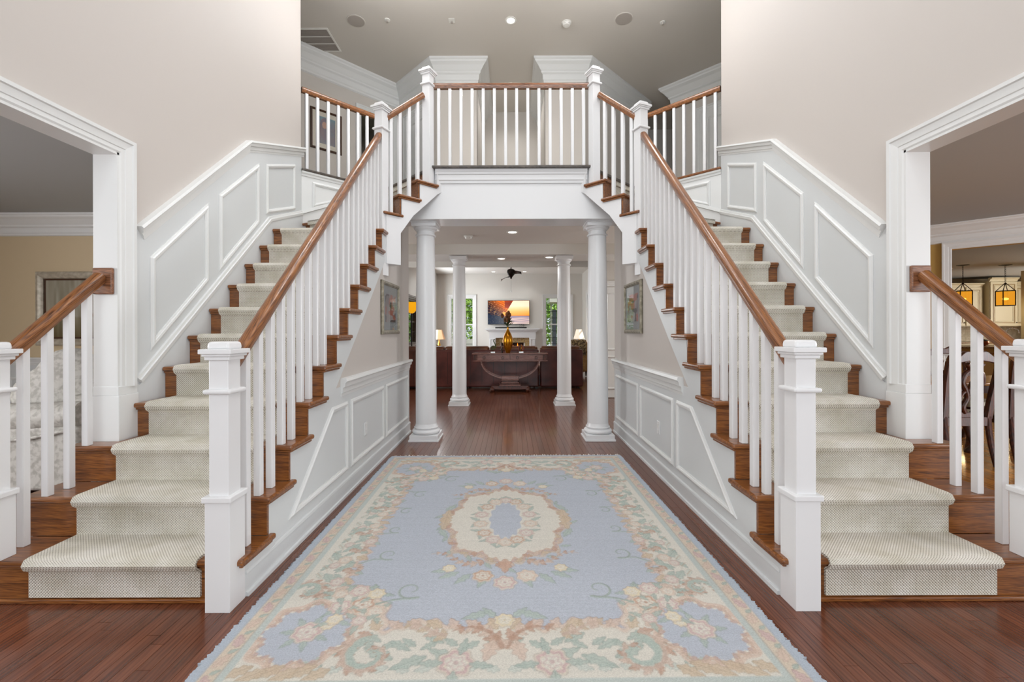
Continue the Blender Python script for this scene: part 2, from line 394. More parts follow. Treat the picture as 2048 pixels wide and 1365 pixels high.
def trim(mb, mat='white_trim', sx=1, **k):
    tn[0] += 1; return mb.build('trim_%d' % tn[0], mat, sx=sx, kind='structure', **k)
for s, side in SIDES:
    mb = MB().box(WALL, WALLB, -2.2, OP0, 0, CEIL2).box(WALL, WALLB, OP0, OP1, OPH, CEIL2).box(WALL, WALLB, OP1, 4.925, 0, CEIL2)
    wl = mb.build('wall_' + side, 'wall_beige', sx=s, kind='structure')
    # painted wainscot field, skirt board, panel mouldings
    MB().prism([(2.735, 0.70), (2.735, 1.92), (3.90, 2.97), (4.925, 3.345), (4.925, 2.20), (4.27, 2.2)], 'x', WALL - 0.005, WALL + 0.001).build('wainscot_field', 'wainscot', wl, sx=s)
    MB().prism([(2.640, 0.60), (2.640, 0.949), (2.764, 0.949), (2.78, 0.963), (4.2715, 2.378), (4.925, 2.621), (4.925, 2.1), (4.30, 2.1), (2.80, 0.6)], 'x', WALL - 0.016, WALL + 0.001).build('skirt_board', 'wainscot', wl, sx=s)
    MB().sweep([(WALL - 0.005, 2.764, 0.975), (WALL - 0.005, 4.2715, 2.390), (WALL - 0.005, 4.925, 2.632)], [(-0.02, 0), (-0.02, 0.018), (0.004, 0.022), (0.008, 0.014), (0.026, 0.012), (0.03, 0)], NR).build('skirt_moulding', 'white_trim', wl, sx=s)
    for L in ([(2.8745, 1.208), (2.8745, 1.77), (3.384, 2.251), (3.384, 1.695)], [(3.551, 1.828), (3.551, 2.395), (4.072, 2.835), (4.072, 2.32)], [(4.227, 2.457), (4.227, 2.90), (4.752, 3.10), (4.752, 2.64)]):
        MB().sweep([(WALL - 0.005, a, b_) for a, b_ in L], PANEL, NR, True).build('panel_moulding', 'white_trim', wl, sx=s)
    trim(MB().sweep([(WALL, 2.745, 1.958), (WALL, 3.904, 3.012), (WALL, 4.945, 3.385)], RAILP, NR), sx=s)
    # opening casing
    tr = thing('trim_opening_' + side, None, None, (s * WALL, OP1, 0), kind='structure')
    MB().sweep([(WALL, OP0, 0), (WALL, OP0, OPH), (WALL, OP1, OPH), (WALL, OP1, 0.949)], CASING, NR).build('casing', 'white_trim', tr, sx=s)
    MB().box(WALL - 0.012, WALLB + 0.012, OP1 - 0.014, OP1 + 0.012, 0.949, OPH).build('jamb', 'white_trim', tr, sx=s)
    MB().box(WALL - 0.012, WALLB + 0.012, OP0 - 0.012, OP1, OPH - 0.014, OPH + 0.012).build('head_jamb', 'white_trim', tr, sx=s)
    MB().box(WALL - 0.012, WALLB + 0.012, OP0 - 0.014, OP0 + 0.012, 0, OPH).build('jamb', 'white_trim', tr, sx=s)
    MB().box(WALL - 0.024, WALLB + 0.016, OP1 - 0.020, OP1 + 0.12, 0.62, 0.90).box(WALL - 0.020, WALLB + 0.014, OP1 - 0.017, OP1 + 0.115, 0.90, 0.955).build('plinth_block', 'white_trim', tr, sx=s, bevel=0.003)
    # wall that carries the flight on the hall side
    HX = 1.310
    poly = [(2.10, 0), (2.12, 0.02), (4.42, 2.14), (4.47, 2.26), (4.47, 2.44), (4.64, 2.44), (4.66, 2.66), (5.0, 2.66), (5.0, 2.75), (5.5, 2.75), (5.5, 0)]
    wh = MB().prism(poly, 'x', HX, HX + 0.10).build('wall_hall_' + side, 'wall_beige', sx=s, kind='structure')
    MB().prism([(2.12, 0.0), (2.30, 0.155), (3.06, 0.86), (5.502, 0.86), (5.502, 0)], 'x', HX - 0.005, HX + 0.001).build('wainscot_field', 'wainscot', wh, sx=s)
    for L in ([(2.563, 0.209), (3.136, 0.712), (3.399, 0.712), (3.399, 0.209)], [(3.508, 0.209), (3.508, 0.712), (4.367, 0.712), (4.367, 0.209)], [(4.479, 0.209), (4.479, 0.712), (5.38, 0.712), (5.38, 0.209)]):
        MB().sweep([(HX - 0.005, a, b_) for a, b_ in L], PANEL, NR, True).build('panel_moulding', 'white_trim', wh, sx=s)
    trim(MB().sweep([(HX, 3.30, 0.925), (HX, 5.5, 0.925)], [(u * 1.42, v) for u, v in RAILP], NR), sx=s)
    MB().sweep([(HX, 2.10, 0.0), (HX, 5.515, 0.0)], BASEP, NR).build('baseboard_hall_' + side, 'wainscot', sx=s, kind='structure')
    o = thing('outlet', 'white wall outlet in the middle wainscot panel of the %s hall wall' % side, 'outlet', (s * (HX - 0.006), 3.845, 0.418), 'hall outlets')
    MB().box(HX - 0.012, HX - 0.005, 3.808, 3.882, 0.36, 0.476).build('cover_plate', 'white_gloss', o, sx=s, bevel=0.003)
    for dz in (-0.028, 0.024): MB().box(HX - 0.015, HX - 0.011, 3.829, 3.861, 0.414 + dz - 0.018, 0.414 + dz + 0.018).build('socket', 'white_trim', o, sx=s, bevel=0.002)

# ---- upper floor slab, bridge, ceilings
half = [(0.80, 4.95), (1.60, 5.75), (2.42, 4.96), (6.5, 4.96), (6.5, 9.0)]
poly = half + [(-x, y) for x, y in half[::-1]]
MB().prism(poly, 'z', 2.75, 3.13).build('floor_upper', 'hall_carpet', kind='structure')
MB().prism([(max(-4.55, min(4.55, x)), max(y, 5.56) if abs(x) > 2.5 else y + 0.004) for x, y in poly], 'z', 2.742, 2.7495).build('ceiling_hall', 'ceiling_paint', kind='structure')
MB().box(-1.30, 1.30, 4.93, 5.27, 2.56, 2.70).box(-0.89, 0.89, 4.93, 4.95, 2.70, 3.114).box(-1.03, -0.89, 4.93, 4.945, 2.70, 2.903).box(0.89, 1.03, 4.93, 4.945, 2.70, 2.903).build('wall_bridge_fascia', 'white_gloss', kind='structure')
trim(MB().sweep([(-0.86, 4.93, 3.114), (0.86, 4.93, 3.114)], [(0, 0), (0.052, 0), (0.052, -0.02), (0.040, -0.034), (0.040, -0.055), (0.030, -0.062), (0.030, -0.118), (0.020, -0.124), (0.016, -0.150), (0, -0.156)], (0, 0, 1)), 'white_gloss')
trim(MB().box(-0.90, 0.90, 4.846, 5.02, 3.114, 3.144), 'dark_nosing', bevel=0.01, seg=3)
MB().box(-4.6, 4.6, 7.27, 8.0, 2.567, 2.742).build('wall_rear_header', 'wall_great', kind='structure')
MB().box(-6.6, 6.6, -2.3, 9.9, CEIL2, CEIL2 + 0.1).build('ceiling', 'ceiling_paint', kind='structure')
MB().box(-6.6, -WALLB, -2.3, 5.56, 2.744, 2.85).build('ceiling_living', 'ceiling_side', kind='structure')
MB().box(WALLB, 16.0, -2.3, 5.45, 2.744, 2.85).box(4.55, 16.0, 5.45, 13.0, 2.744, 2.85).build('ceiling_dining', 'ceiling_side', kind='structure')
MB().box(-2.8, 2.8, 8.9, 15.2, 3.25, 3.35).build('ceiling_great', 'ceiling_great', kind='structure')
MB().box(-2.8, 2.8, 8.96, 9.0, 2.6, 3.3).build('wall_great_bulkhead', 'wall_great', kind='structure')

# ---- outer shell: front wall behind the camera with its tall window, side shells
def wall_holes(axis, c0, c1, u0, u1, z0, z1, holes):
    mb = MB(); us = sorted({u0, u1} | {h[0] for h in holes} | {h[1] for h in holes})
    def bx(a, b_, c, d):
        if axis == 'y': mb.box(a, b_, c0, c1, c, d)
        else: mb.box(c0, c1, a, b_, c, d)
    for a, b_ in zip(us, us[1:]):
        hs = sorted((h[2], h[3]) for h in holes if h[0] <= a + 1e-6 and h[1] >= b_ - 1e-6); z = z0
        for p, q in hs:
            if p > z: bx(a, b_, z, p)
            z = q
        if z < z1: bx(a, b_, z, z1)
    return mb
wall_holes('y', -2.32, -2.2, -6.6, 6.6, 0, CEIL2, [(-2.2, 2.2, 0.4, 5.5), (-6.0, -3.2, 0.5, 2.5), (3.2, 6.0, 0.5, 2.5)]).build('wall_front', 'wall_beige', kind='structure')
MB().box(-6.62, -6.5, -2.2, 9.9, 0, CEIL2).build('wall_far_left', 'wall_tan', kind='structure')
MB().box(6.5, 6.62, -2.2, 4.9, 2.8, CEIL2).box(6.5, 6.62, 4.9, 9.9, 2.8, CEIL2).build('wall_upper_right', 'wall_upper', kind='structure')
MB().box(-6.5, 6.5, 9.78, 9.9, 3.13, CEIL2).build('wall_upper_back', 'wall_upper', kind='structure')
# left living room rear wall, corridor, right corridor wall with its door
lw = MB().box(-6.5, -WALLB, 5.45, 5.55, 0, 2.75).build('wall_living', 'wall_tan', kind='structure')
MB().box(-6.5, -WALLB, 5.442, 5.451, 0, 0.90).build('wainscot_field', 'wainscot', lw)
for x0 in (-6.3, -5.42, -4.54, -3.66):
    MB().sweep([(x0, 5.442, 0.22), (x0, 5.442, 0.70), (x0 + 0.7, 5.442, 0.70), (x0 + 0.7, 5.442, 0.22)], PANEL, (0, -1, 0), True).build('panel_moulding', 'white_trim', lw)
trim(MB().sweep([(-WALLB, 5.442, 0.965), (-6.5, 5.442, 0.965)], RAILP, (0, -1, 0)))
CROWN = [(0, 0), (0.17, 0), (0.17, -0.022), (0.155, -0.034), (0.150, -0.050), (0.115, -0.075), (0.075, -0.118), (0.060, -0.130), (0.060, -0.150), (0.035, -0.165), (0.030, -0.22), (0.020, -0.232), (0.020, -0.25), (0, -0.26)]
trim(MB().sweep([(-6.5, 5.442, 2.749), (-WALLB, 5.442, 2.749)], CROWN, (0, 0, 1)))
MB().box(-4.62, -4.5, 5.55, 9.0, 0, 2.75).build('wall_corridor_left', 'wall_upper', kind='structure')
MB().box(4.5, 4.62, 5.45, 9.0, 0, 2.75).build('wall_corridor_right', 'wall_upper', kind='structure')
MB().box(WALLB, 4.6, 5.35, 5.45, 0, 2.75).build('wall_dining_left', 'wall_ochre', kind='structure')
dw = MB().box(1.62, 4.5, 8.22, 8.32, 0, 2.75).build('wall_rear_right', 'wall_upper', kind='structure')
d1 = thing('door_1', 'white panelled door behind the right front column', None, (2.1, 8.2, 0), kind='structure')
MB().box(1.70, 2.50, 8.195, 8.225, 0.01, 2.10).build('door_leaf', 'white_trim', d1)
for x0 in (1.80, 2.13):
    for z0, z1 in ((0.18, 0.78), (0.92, 1.98)):
        MB().sweep([(x0, 8.195, z0), (x0, 8.195, z1), (x0 + 0.26, 8.195, z1), (x0 + 0.26, 8.195, z0)], PANEL, (0, -1, 0), True).build('door_panel', 'white_trim', d1)
MB().sweep([(2.52, 8.22, 0), (2.52, 8.22, 2.12), (1.68, 8.22, 2.12), (1.68, 8.22, 0)][::-1], [(-u, v) for u, v in CASING], (0, -1, 0)).build('casing', 'white_trim', d1)
# great room
GX0, GX1, GY = -2.575, 2.454, 15.0
WIN_L = (-2.12, -1.32, 0.55, 2.43); WIN_R = (1.17, 2.02, 0.55, 2.43)
wall_holes('y', GY, GY + 0.12, GX0 - 0.12, GX1 + 0.12, 0, 3.25, [WIN_L, WIN_R, (-0.36, 0.42, 0.0, 0.86)]).build('wall_great_back', 'wall_great', kind='structure')
wall_holes('x', GX0 - 0.12, GX0, 8.9, GY, 0, 3.25, [(10.5, 11.75, 0.95, 2.09)]).build('wall_great_left', 'wall_great', kind='structure')
wall_holes('x', GX1, GX1 + 0.12, 8.32, GY, 0, 3.25, [(12.9, 14.0, 0.70, 2.46)]).build('wall_great_right', 'wall_great', kind='structure')
MB().box(-4.5, GX0, 8.9, 9.0, 0, 2.75).build('wall_corridor_rear', 'wall_upper', kind='structure')
wn = [0]
def window(axis, c, u0, u1, z0, z1, cols, rows, n, label, cas=True, mat='white_trim', bar='black_metal', depth=0.12):
    wn[0] += 1; sg = 1 if (n[0] + n[1]) > 0 else -1
    P = (lambda u, d, z: (u, c + d, z)) if axis == 'y' else (lambda u, d, z: (c + d, u, z))
    def bx(mb, a, b_, d0, d1, p, q):
        if axis == 'y': mb.box(a, b_, c + min(d0, d1), c + max(d0, d1), p, q)
        else: mb.box(c + min(d0, d1), c + max(d0, d1), a, b_, p, q)
        return mb
    t = thing('window_%d' % wn[0], label, None, P((u0 + u1) / 2, 0, z0), kind='structure'); dd = -sg * depth * 0.5; f = 0.035
    mb = MB(); bx(mb, u0, u0 + f, 0, -sg * depth, z0, z1); bx(mb, u1 - f, u1, 0, -sg * depth, z0, z1); bx(mb, u0 + f, u1 - f, 0, -sg * depth, z0, z0 + f); bx(mb, u0 + f, u1 - f, 0, -sg * depth, z1 - f, z1); mb.build('window_frame', mat, t)
    if cas:
        L = [P(u0, 0, z0), P(u0, 0, z1), P(u1, 0, z1), P(u1, 0, z0)]
        c0 = Vector(n).cross(Vector((0, 0, 1)))
        ctr = Vector(P((u0 + u1) / 2, 0, (z0 + z1) / 2)); e = (Vector(L[1]) - Vector(L[0])).normalized().cross(Vector(n))
        if e.dot(ctr - Vector(L[0])) > 0: L = L[::-1]
        MB().sweep(L, CASING, n).build('casing', mat, t)
        bx(MB(), u0 - 0.12, u1 + 0.12, 0, sg * 0.05, z0 - 0.03, z0).build('window_sill', mat, t)
    zm = (z0 + z1) / 2; bx(MB(), u0 + f, u1 - f, dd - 0.02, dd + 0.02, zm - 0.02, zm + 0.02).build('meeting_rail', mat, t)
    for k in range(1, cols):
        u = u0 + f + (u1 - u0 - 2 * f) * k / cols; bx(MB(), u - 0.007, u + 0.007, dd - 0.012, dd + 0.012, z0 + f, z1 - f).build('muntin', bar, t)
    for k in range(1, rows):
        z = z0 + f + (z1 - z0 - 2 * f) * k / rows
        if abs(z - zm) > 0.04: bx(MB(), u0 + f, u1 - f, dd - 0.012, dd + 0.012, z - 0.007, z + 0.007).build('muntin', bar, t)
    for a, b_ in ((z0 + f, zm - 0.02), (zm + 0.02, z1 - f)): bx(MB(), u0 + f, u1 - f, dd - 0.003, dd + 0.003, a, b_).build('pane', 'pane_glass', t)
    return t
window('y', GY, *WIN_L, 2, 8, (0, -1, 0), 'tall window left of the television with trees outside')
window('y', GY, *WIN_R, 2, 8, (0, -1, 0), 'tall window right of the television with a porch outside')
window('x', GX0, 10.5, 11.75, 0.95, 2.09, 3, 4, (1, 0, 0), 'dark framed window on the left great room wall', mat='dark_frame')
window('x', GX1, 12.9, 14.0, 0.70, 2.46, 2, 6, (-1, 0, 0), 'sunlit window on the right great room wall')
trim(MB().sweep([(GX0, 9.0, 0), (GX0, GY, 0), (GX1, GY, 0), (GX1, 8.4, 0)], [(v, u) for u, v in BASEP], (0, 0, 1)))
# dining room: angled wall with the opening to the kitchen
A0, A1 = Vector((5.0, 7.17, 0)), Vector((6.14, 6.03, 0)); A2 = Vector((7.9, 4.27, 0)); A3 = Vector((9.2, 2.97, 0)); dirA = (A1 - A0).normalized(); nA = Vector((-0.7071, -0.7071, 0))
def angled(mb, p, q, z0, z1, th=0.12):
    a, b_ = Vector(p), Vector(q); o = Vector((0.7071, 0.7071, 0)) * th
    return mb.extrude([(a.x, a.y, z0), (b_.x, b_.y, z0), (b_.x, b_.y, z1), (a.x, a.y, z1)], o)
wk = MB(); angled(wk, A0, A1, 0, 2.75); angled(wk, A1, A2, 2.40, 2.75); angled(wk, A2, A3, 0, 2.75); wk = wk.build('wall_dining', 'wall_ochre', kind='structure')
mb = MB(); angled(mb, A0 + nA * 0.008, A1 + nA * 0.008, 0, 0.92, 0.009); mb.build('wainscot_field', 'wainscot', wk)
trim(MB().sweep([A2, A2 + Vector((0, 0, 2.40)), A1 + Vector((0, 0, 2.40)), A1], CASING, nA))
trim(MB().sweep([A0 + Vector((0, 0, 2.751)), A3 + Vector((0, 0, 2.751))], CROWN, (0, 0, 1)))
trim(MB().sweep([A1 + nA * 0.008 + Vector((0, 0, 0.97)), A0 + nA * 0.008 + Vector((0, 0, 0.97))], RAILP, nA))
MB().box(4.6, 5.12, 7.17, 7.27, 0, 2.75).box(9.1, 16, 2.9, 3.0, 0, 2.75).build('wall_dining_back', 'wall_ochre', kind='structure')
MB().box(4.62, 16.0, 12.6, 12.7, 0, 2.75).build('wall_kitchen', 'wall_tan', kind='structure'); MB().box(15.0, 15.1, 2.9, 12.6, 0, 2.75).build('wall_kitchen_side', 'wall_tan', kind='structure')

# ---- upper hall walls and crown
def seg(mb, p, q, z0, z1, th=0.1):
    a, b_ = Vector((p[0], p[1], 0)), Vector((q[0], q[1], 0)); o = Vector((0, 0, 1)).cross(b_ - a).normalized() * th
    return mb.extrude([(a.x, a.y, z0), (b_.x, b_.y, z0), (b_.x, b_.y, z1), (a.x, a.y, z1)], o)
UB, UC, UD = (-2.10, 8.19), (-1.26, 7.33), (-0.58, 7.33); UA = (-5.25, 5.04); UE = (-0.58, 9.0)
def onAB(y): return (y - 10.29, y)
mb = MB(); seg(mb, UA, onAB(7.62), FLOOR2, CEIL2); seg(mb, onAB(7.62), onAB(8.10), 5.17, CEIL2); seg(mb, onAB(8.10), UB, FLOOR2, CEIL2)
seg(mb, UB, UC, FLOOR2, CEIL2); seg(mb, UC, UD, FLOOR2, CEIL2); seg(mb, (UD[0], UD[1] + 0.03), UE, FLOOR2, CEIL2); mb.build('wall_upper_left', 'wall_upper', kind='structure')
VB, VC, VD, VE = (2.65, 8.72), (1.26, 7.33), (0.58, 7.33), (0.58, 9.0)
mb = MB(); seg(mb, VE, (VD[0], VD[1] + 0.03), FLOOR2, CEIL2); seg(mb, VD, VC, FLOOR2, CEIL2); seg(mb, VC, VB, FLOOR2, CEIL2); seg(mb, (3.05, 8.12), (5.4, 5.77), FLOOR2, CEIL2); seg(mb, (4.2, 9.27), (3.12, 8.19), FLOOR2, CEIL2)
mb.build('wall_upper_hall_right', 'wall_upper', kind='structure')
MB().box(-0.70, 0.70, 8.97, 9.05, FLOOR2, CEIL2).build('wall_passage_end', 'wall_upper', kind='structure')
UCR = [(0, 0), (0.20, 0), (0.20, -0.03), (0.18, -0.045), (0.175, -0.065), (0.13, -0.10), (0.085, -0.16), (0.07, -0.175), (0.07, -0.20), (0.045, -0.22), (0.038, -0.30), (0.025, -0.315), (0.025, -0.345), (0, -0.36)]
def z3(p): return (p[0], p[1], CEIL2)
trim(MB().sweep([z3(p) for p in (UA, UB, UC, UD, UE)], UCR, (0, 0, 1)))
trim(MB().sweep([z3(p) for p in (VE, VD, VC, VB)], UCR, (0, 0, 1)))
trim(MB().sweep([z3(p) for p in ((4.2, 9.27), (3.05, 8.12), (5.4, 5.77))], UCR, (0, 0, 1)))
# upper doors
def door_on(name, p, q, z0, h, label, handle=True, open_dark=False):
    a, b_ = Vector((p[0], p[1], z0)), Vector((q[0], q[1], z0)); d = (b_ - a); L = d.length; d.normalize(); n = d.cross(Vector((0, 0, 1))); up = Vector((0, 0, 1))
    t = thing(name, label, None, (a + b_) / 2, kind='structure')
    MB().sweep([b_, b_ + up * h, a + up * h, a], CASING, n).build('casing', 'white_trim', t)
    if not open_dark:
        MB().extrude([a, b_, b_ + up * h, a + up * h], n * 0.014).build('door_leaf', 'white_trim', t)
        for f0, f1 in ((0.12, 0.46), (0.54, 0.88)):
            for g0, g1 in ((0.08, 0.42), (0.48, 0.93)):
                MB().sweep([a + d * L * f0 + up * h * g0 + n * 0.014, a + d * L * f0 + up * h * g1 + n * 0.014, a + d * L * f1 + up * h * g1 + n * 0.014, a + d * L * f1 + up * h * g0 + n * 0.014], PANEL, n, True).build('door_panel', 'white_trim', t)
        if handle:
            c = a + d * L * 0.08 + up * h * 0.45
            MB().tube([c + n * 0.012, c + n * 0.06, c + n * 0.065 + d * 0.10], 0.009).build('door_handle', 'bronze', t)
            for g in (0.12, 0.86): MB().extrude([b_ + up * (h * g), b_ + up * (h * g + 0.1), b_ - d * 0.02 + up * (h * g + 0.1), b_ - d * 0.02 + up * (h * g)], n * 0.02).build('hinge', 'bronze', t)
    return t
door_on('door_2', onAB(7.64), onAB(8.08), FLOOR2, 2.03, 'open doorway beside the framed print on the upper hall wall', open_dark=True)
def onBC(y): return (6.09 - y, y)
door_on('door_3', (-1.93, 8.02), (-1.42, 7.50), FLOOR2, 2.03, 'white panelled bedroom door left of the upper hall pilaster')
door_on('door_4', (3.42, 7.75), (4.12, 7.05), FLOOR2, 2.03, 'white panelled door on the right upper hall wall')
# ================================================================== stairs, runners, railings
F = Vector((-0.70711, 0.70711, 0)); LT = Vector((0.70711, 0.70711, 0))      # upper flight direction / outward, in distance-from-axis coordinates
B13 = Vector((1.175, 4.512, 0)); WID = 1.150
XIN = 1.265; STR = 1.302
def bn(n): return B13 + F * (RUN * (n - 13))
T12A, T12B = Vector((1.287, 4.400, 0)), Vector((2.386, 4.921, 0))
HRP = [(-0.004, -0.021), (0.010, -0.026), (0.022, -0.031), (0.040, -0.031), (0.052, -0.024), (0.058, -0.011), (0.058, 0.011), (0.052, 0.024), (0.040, 0.031), (0.022, 0.031), (0.010, 0.026), (-0.004, 0.021)]
def newel(parent, cx, cy, zb, zbase, zcol, ztop, ang, hw=0.047, hb=0.057, s=1):
    # zb foot, zbase top of the wide base block (or None), zcol collar, ztop top of cap
    nw = MB().rbox(cx, cy, hw, hw, zb if zbase is None else zbase, ztop - 0.075, ang).build('newel_post', 'white_gloss', parent, sx=s, bevel=0.003)
    if zbase is not None:
        MB().rbox(cx, cy, hb, hb, zb, zbase, ang).build('base_block', 'white_gloss', nw, sx=s, bevel=0.002)
        MB().rbox(cx, cy, hb + 0.010, hb + 0.010, zbase - 0.012, zbase, ang).rbox(cx, cy, hb + 0.010, hb + 0.010, zbase, zbase + 0.016, ang, 0.999).build('base_moulding', 'white_gloss', nw, sx=s, bevel=0.005)
    MB().rbox(cx, cy, hw + 0.019, hw + 0.019, zcol - 0.011, zcol + 0.011, ang).build('collar', 'white_gloss', nw, sx=s, bevel=0.009, seg=3)
    cp = MB().rbox(cx, cy, hw + 0.012, hw + 0.012, ztop - 0.085, ztop - 0.068, ang).rbox(cx, cy, hw + 0.020, hw + 0.020, ztop - 0.068, ztop - 0.056, ang).rbox(cx, cy, hw + 0.030, hw + 0.030, ztop - 0.056, ztop - 0.034, ang)
    cp.build('post_cap', 'white_gloss', nw, sx=s, bevel=0.003)
    MB().rbox(cx, cy, hw + 0.008, hw + 0.008, ztop - 0.036, ztop, ang, 0.93).build('cap_crown', 'white_gloss', nw, sx=s, bevel=0.012, seg=3)
    return nw
def baluster(parent, x, y, z0, z1, s, ang=0.0, hw=0.0178):
    return MB().rbox(x, y, hw, hw, z0, z1, ang).build('baluster', 'white_gloss', parent, sx=s, bevel=0.0025, seg=1)

for s, side in SIDES:
    oth = 'right' if side == 'left' else 'left'
    st = thing('staircase', 'oak and white painted staircase rising along the %s foyer wall to the bridge' % side, 'staircase', (s * 1.85, Y1, 0), 'twin staircases')
    # ---- treads and risers of the straight flight
    for n in range(1, 12):
        z = n * RS; yf = yn(n); yb = yn(n + 1) + 0.032; out = {1: 2.64, 2: 2.60, 3: 2.58}.get(n, WALL - 0.017)
        if n == 11: poly = [(XIN, yf), (out, yf), (out, 4.945), (1.345, 4.452), (XIN, 4.455)]
        elif n == 3: poly = [(XIN, yf), (out - 0.05, yf), (out, yf + 0.05), (out, 2.604), (WALL - 0.025, 2.604), (WALL - 0.025, yb), (STR, yb), (STR, yb + 0.034), (XIN, yb + 0.034)]
        else: poly = [(XIN, yf), (out, yf), (out, yb), (STR, yb), (STR, yb + 0.034), (XIN, yb + 0.034)]
        tr = MB().prism(poly, 'z', z - 0.030, z).build('tread', 'stair_wood_x', st, sx=s, bevel=0.011, seg=3)
        xo = 2.56 if n <= 3 else WALL - 0.018
        yr = yf + 0.030
        MB().box(XIN + 0.012, xo, yr - 0.014, yr + 0.002, z - 0.044, z - 0.029).box(XIN + 0.012, STR, yr, yb + 0.02 if n < 11 else 4.43, z - 0.044, z - 0.029).build('cove_moulding', 'stair_wood_x', tr, sx=s, bevel=0.005)
        MB().box(STR - 0.004, xo, yr, yr + 0.018, (n - 1) * RS, z - 0.028).build('riser', 'stair_wood_x', st, sx=s)
    MB().box(1.41, 2.56, Y1 + 0.014, Y1 + 0.03, 0, 0.022).build('shoe_moulding', 'stair_wood_x', st, sx=s, bevel=0.006)
    # outer end of the three flared treads in the opening
    MB().prism([(Y1 + 0.05, 0), (Y1 + 0.05, RS - 0.03), (yn(2) + 0.05, RS - 0.03), (yn(2) + 0.05, 2 * RS - 0.03), (yn(3) + 0.05, 2 * RS - 0.03), (yn(3) + 0.05, 3 * RS - 0.03), (2.60, 3 * RS - 0.03), (2.60, 0)], 'x', 2.535, 2.555).build('end_stringer', 'stair_wood_x', st, sx=s)
    # ---- white sawtooth stringer on the hall side
    low = lambda y: max(0.135, nose(y) - 0.43)
    pts = [(2.092, 0.0)]
    for n in range(1, 12):
        yr = yn(n) + 0.048 if n > 1 else 2.092
        pts += [(yr, (n - 1) * RS - 0.03 if n > 1 else 0.0), (yr, n * RS - 0.03)]
    pts = pts[1:] + [(4.44, 11 * RS - 0.03), (4.44, low(4.44)), (3.6, low(3.6)), (2.36, low(2.36)), (2.36, 0.0)]
    MB().prism(pts, 'x', STR - 0.006, STR + 0.010).build('stringer', 'wainscot', st, sx=s)
    # ---- winder and upper flight
    tr = MB().prism([(T12A.x, T12A.y), (T12B.x, T12B.y), (1.985, 5.325), (1.968, 5.345), (1.172, 4.549), (1.158, 4.600), (1.137, 4.575)], 'z', 12 * RS - 0.030, 12 * RS).build('tread', 'stair_wood_x', st, sx=s, bevel=0.010, seg=3)
    d12 = (T12B - T12A).normalized(); n12 = Vector((-d12.y, d12.x, 0))
    if n12.y < 0: n12 = -n12
    a, b_ = T12A + d12 * 0.05 + n12 * 0.03, T12B + n12 * 0.03 - d12 * 0.03
    MB().extrude([(a.x, a.y, 11 * RS), (b_.x, b_.y, 11 * RS), (b_.x, b_.y, 12 * RS - 0.028), (a.x, a.y, 12 * RS - 0.028)], n12 * 0.018).build('riser', 'stair_wood_x', st, sx=s)
    for n in (13, 14):
        p = bn(n); q = [p, p + LT * WID, p + LT * WID + F * (RUN + 0.03), p + LT * 0.04 + F * (RUN + 0.03), p + LT * 0.04 + F * (RUN + 0.062), p + F * (RUN + 0.062)]
        tr = MB().prism([(v.x, v.y) for v in q], 'z', n * RS - 0.030, n * RS).build('tread', 'stair_wood_x', st, sx=s, bevel=0.011, seg=3)
        c0, c1 = p + LT * 0.012 + F * 0.014, p + LT * 0.03 + F * 0.014
        MB().extrude([(c0 + Vector((0, 0, n * RS - 0.044))), (c0 + F * (RUN + 0.03) + Vector((0, 0, n * RS - 0.044))), (c0 + F * (RUN + 0.03) + Vector((0, 0, n * RS - 0.029))), (c0 + Vector((0, 0, n * RS - 0.029)))], LT * 0.03).build('cove_moulding', 'stair_wood_x', tr, sx=s, bevel=0.004)
    for n in (13, 14, 15):
        p = bn(n) + F * 0.03 + LT * (0.034 if n < 15 else 0.15); e = bn(n) + F * 0.03 + LT * (WID - 0.016)
        MB().extrude([(p.x, p.y, (n - 1) * RS), (e.x, e.y, (n - 1) * RS), (e.x, e.y, n * RS - 0.028), (p.x, p.y, n * RS - 0.028)], F * 0.018).build('riser', 'stair_wood_x', st, sx=s)
    p = bn(15) + LT * 0.10; q = [p, p + LT * (WID - 0.08), p + LT * (WID - 0.08) + F * 0.10, p + F * 0.10]
    MB().prism([(v.x, v.y) for v in q], 'z', FLOOR2 - 0.030, FLOOR2 + 0.001).build('landing_nosing', 'dark_nosing', st, sx=s, bevel=0.010, seg=3)
    # upper stringer in the 45 degree plane, with its drop, and the soffit behind it
    K = 5.726
    def up(d, z): return (d, K - d, z)
    body = [up(1.285, 1.98), up(1.285, 12 * RS - 0.03), up(1.158, 12 * RS - 0.03), up(1.158, 13 * RS - 0.03), up(0.998, 13 * RS - 0.03), up(0.998, 14 * RS - 0.03), up(0.838, 14 * RS - 0.03), up(0.838, 15 * RS - 0.03), up(0.797, 15 * RS - 0.03), up(0.797, 2.862), up(0.833, 2.831), up(1.058, 2.5286), up(1.167, 2.317), up(1.167, 1.98)]
    MB().extrude(body, LT * 0.02).build('upper_stringer', 'white_gloss', st, sx=s)
    MB().extrude([Vector(v) + LT * 0.0205 for v in (up(1.285, 1.98), up(1.285, 2.44), up(1.167, 2.44), up(1.167, 1.98))], LT * 0.12).build('drop_box', 'white_gloss', st, sx=s)
    sf = [up(0.797, 2.862), up(0.833, 2.831), up(1.058, 2.5286), up(1.167, 2.317), up(1.167, 2.36), up(1.07, 2.56), up(0.84, 2.86)]
    MB().extrude([Vector(v) + LT * 0.02 for v in sf], LT * 0.95).build('soffit', 'wainscot', st, sx=s)
    # white panelled wall under the balcony
    bw = thing('wall_balcony_' + side, None, None, (s * 2.0, 5.3, 2.2), kind='structure')
    c0 = Vector((2.392, 4.927, 0)); c1 = Vector((1.60, 5.719, 0)); nb = -LT
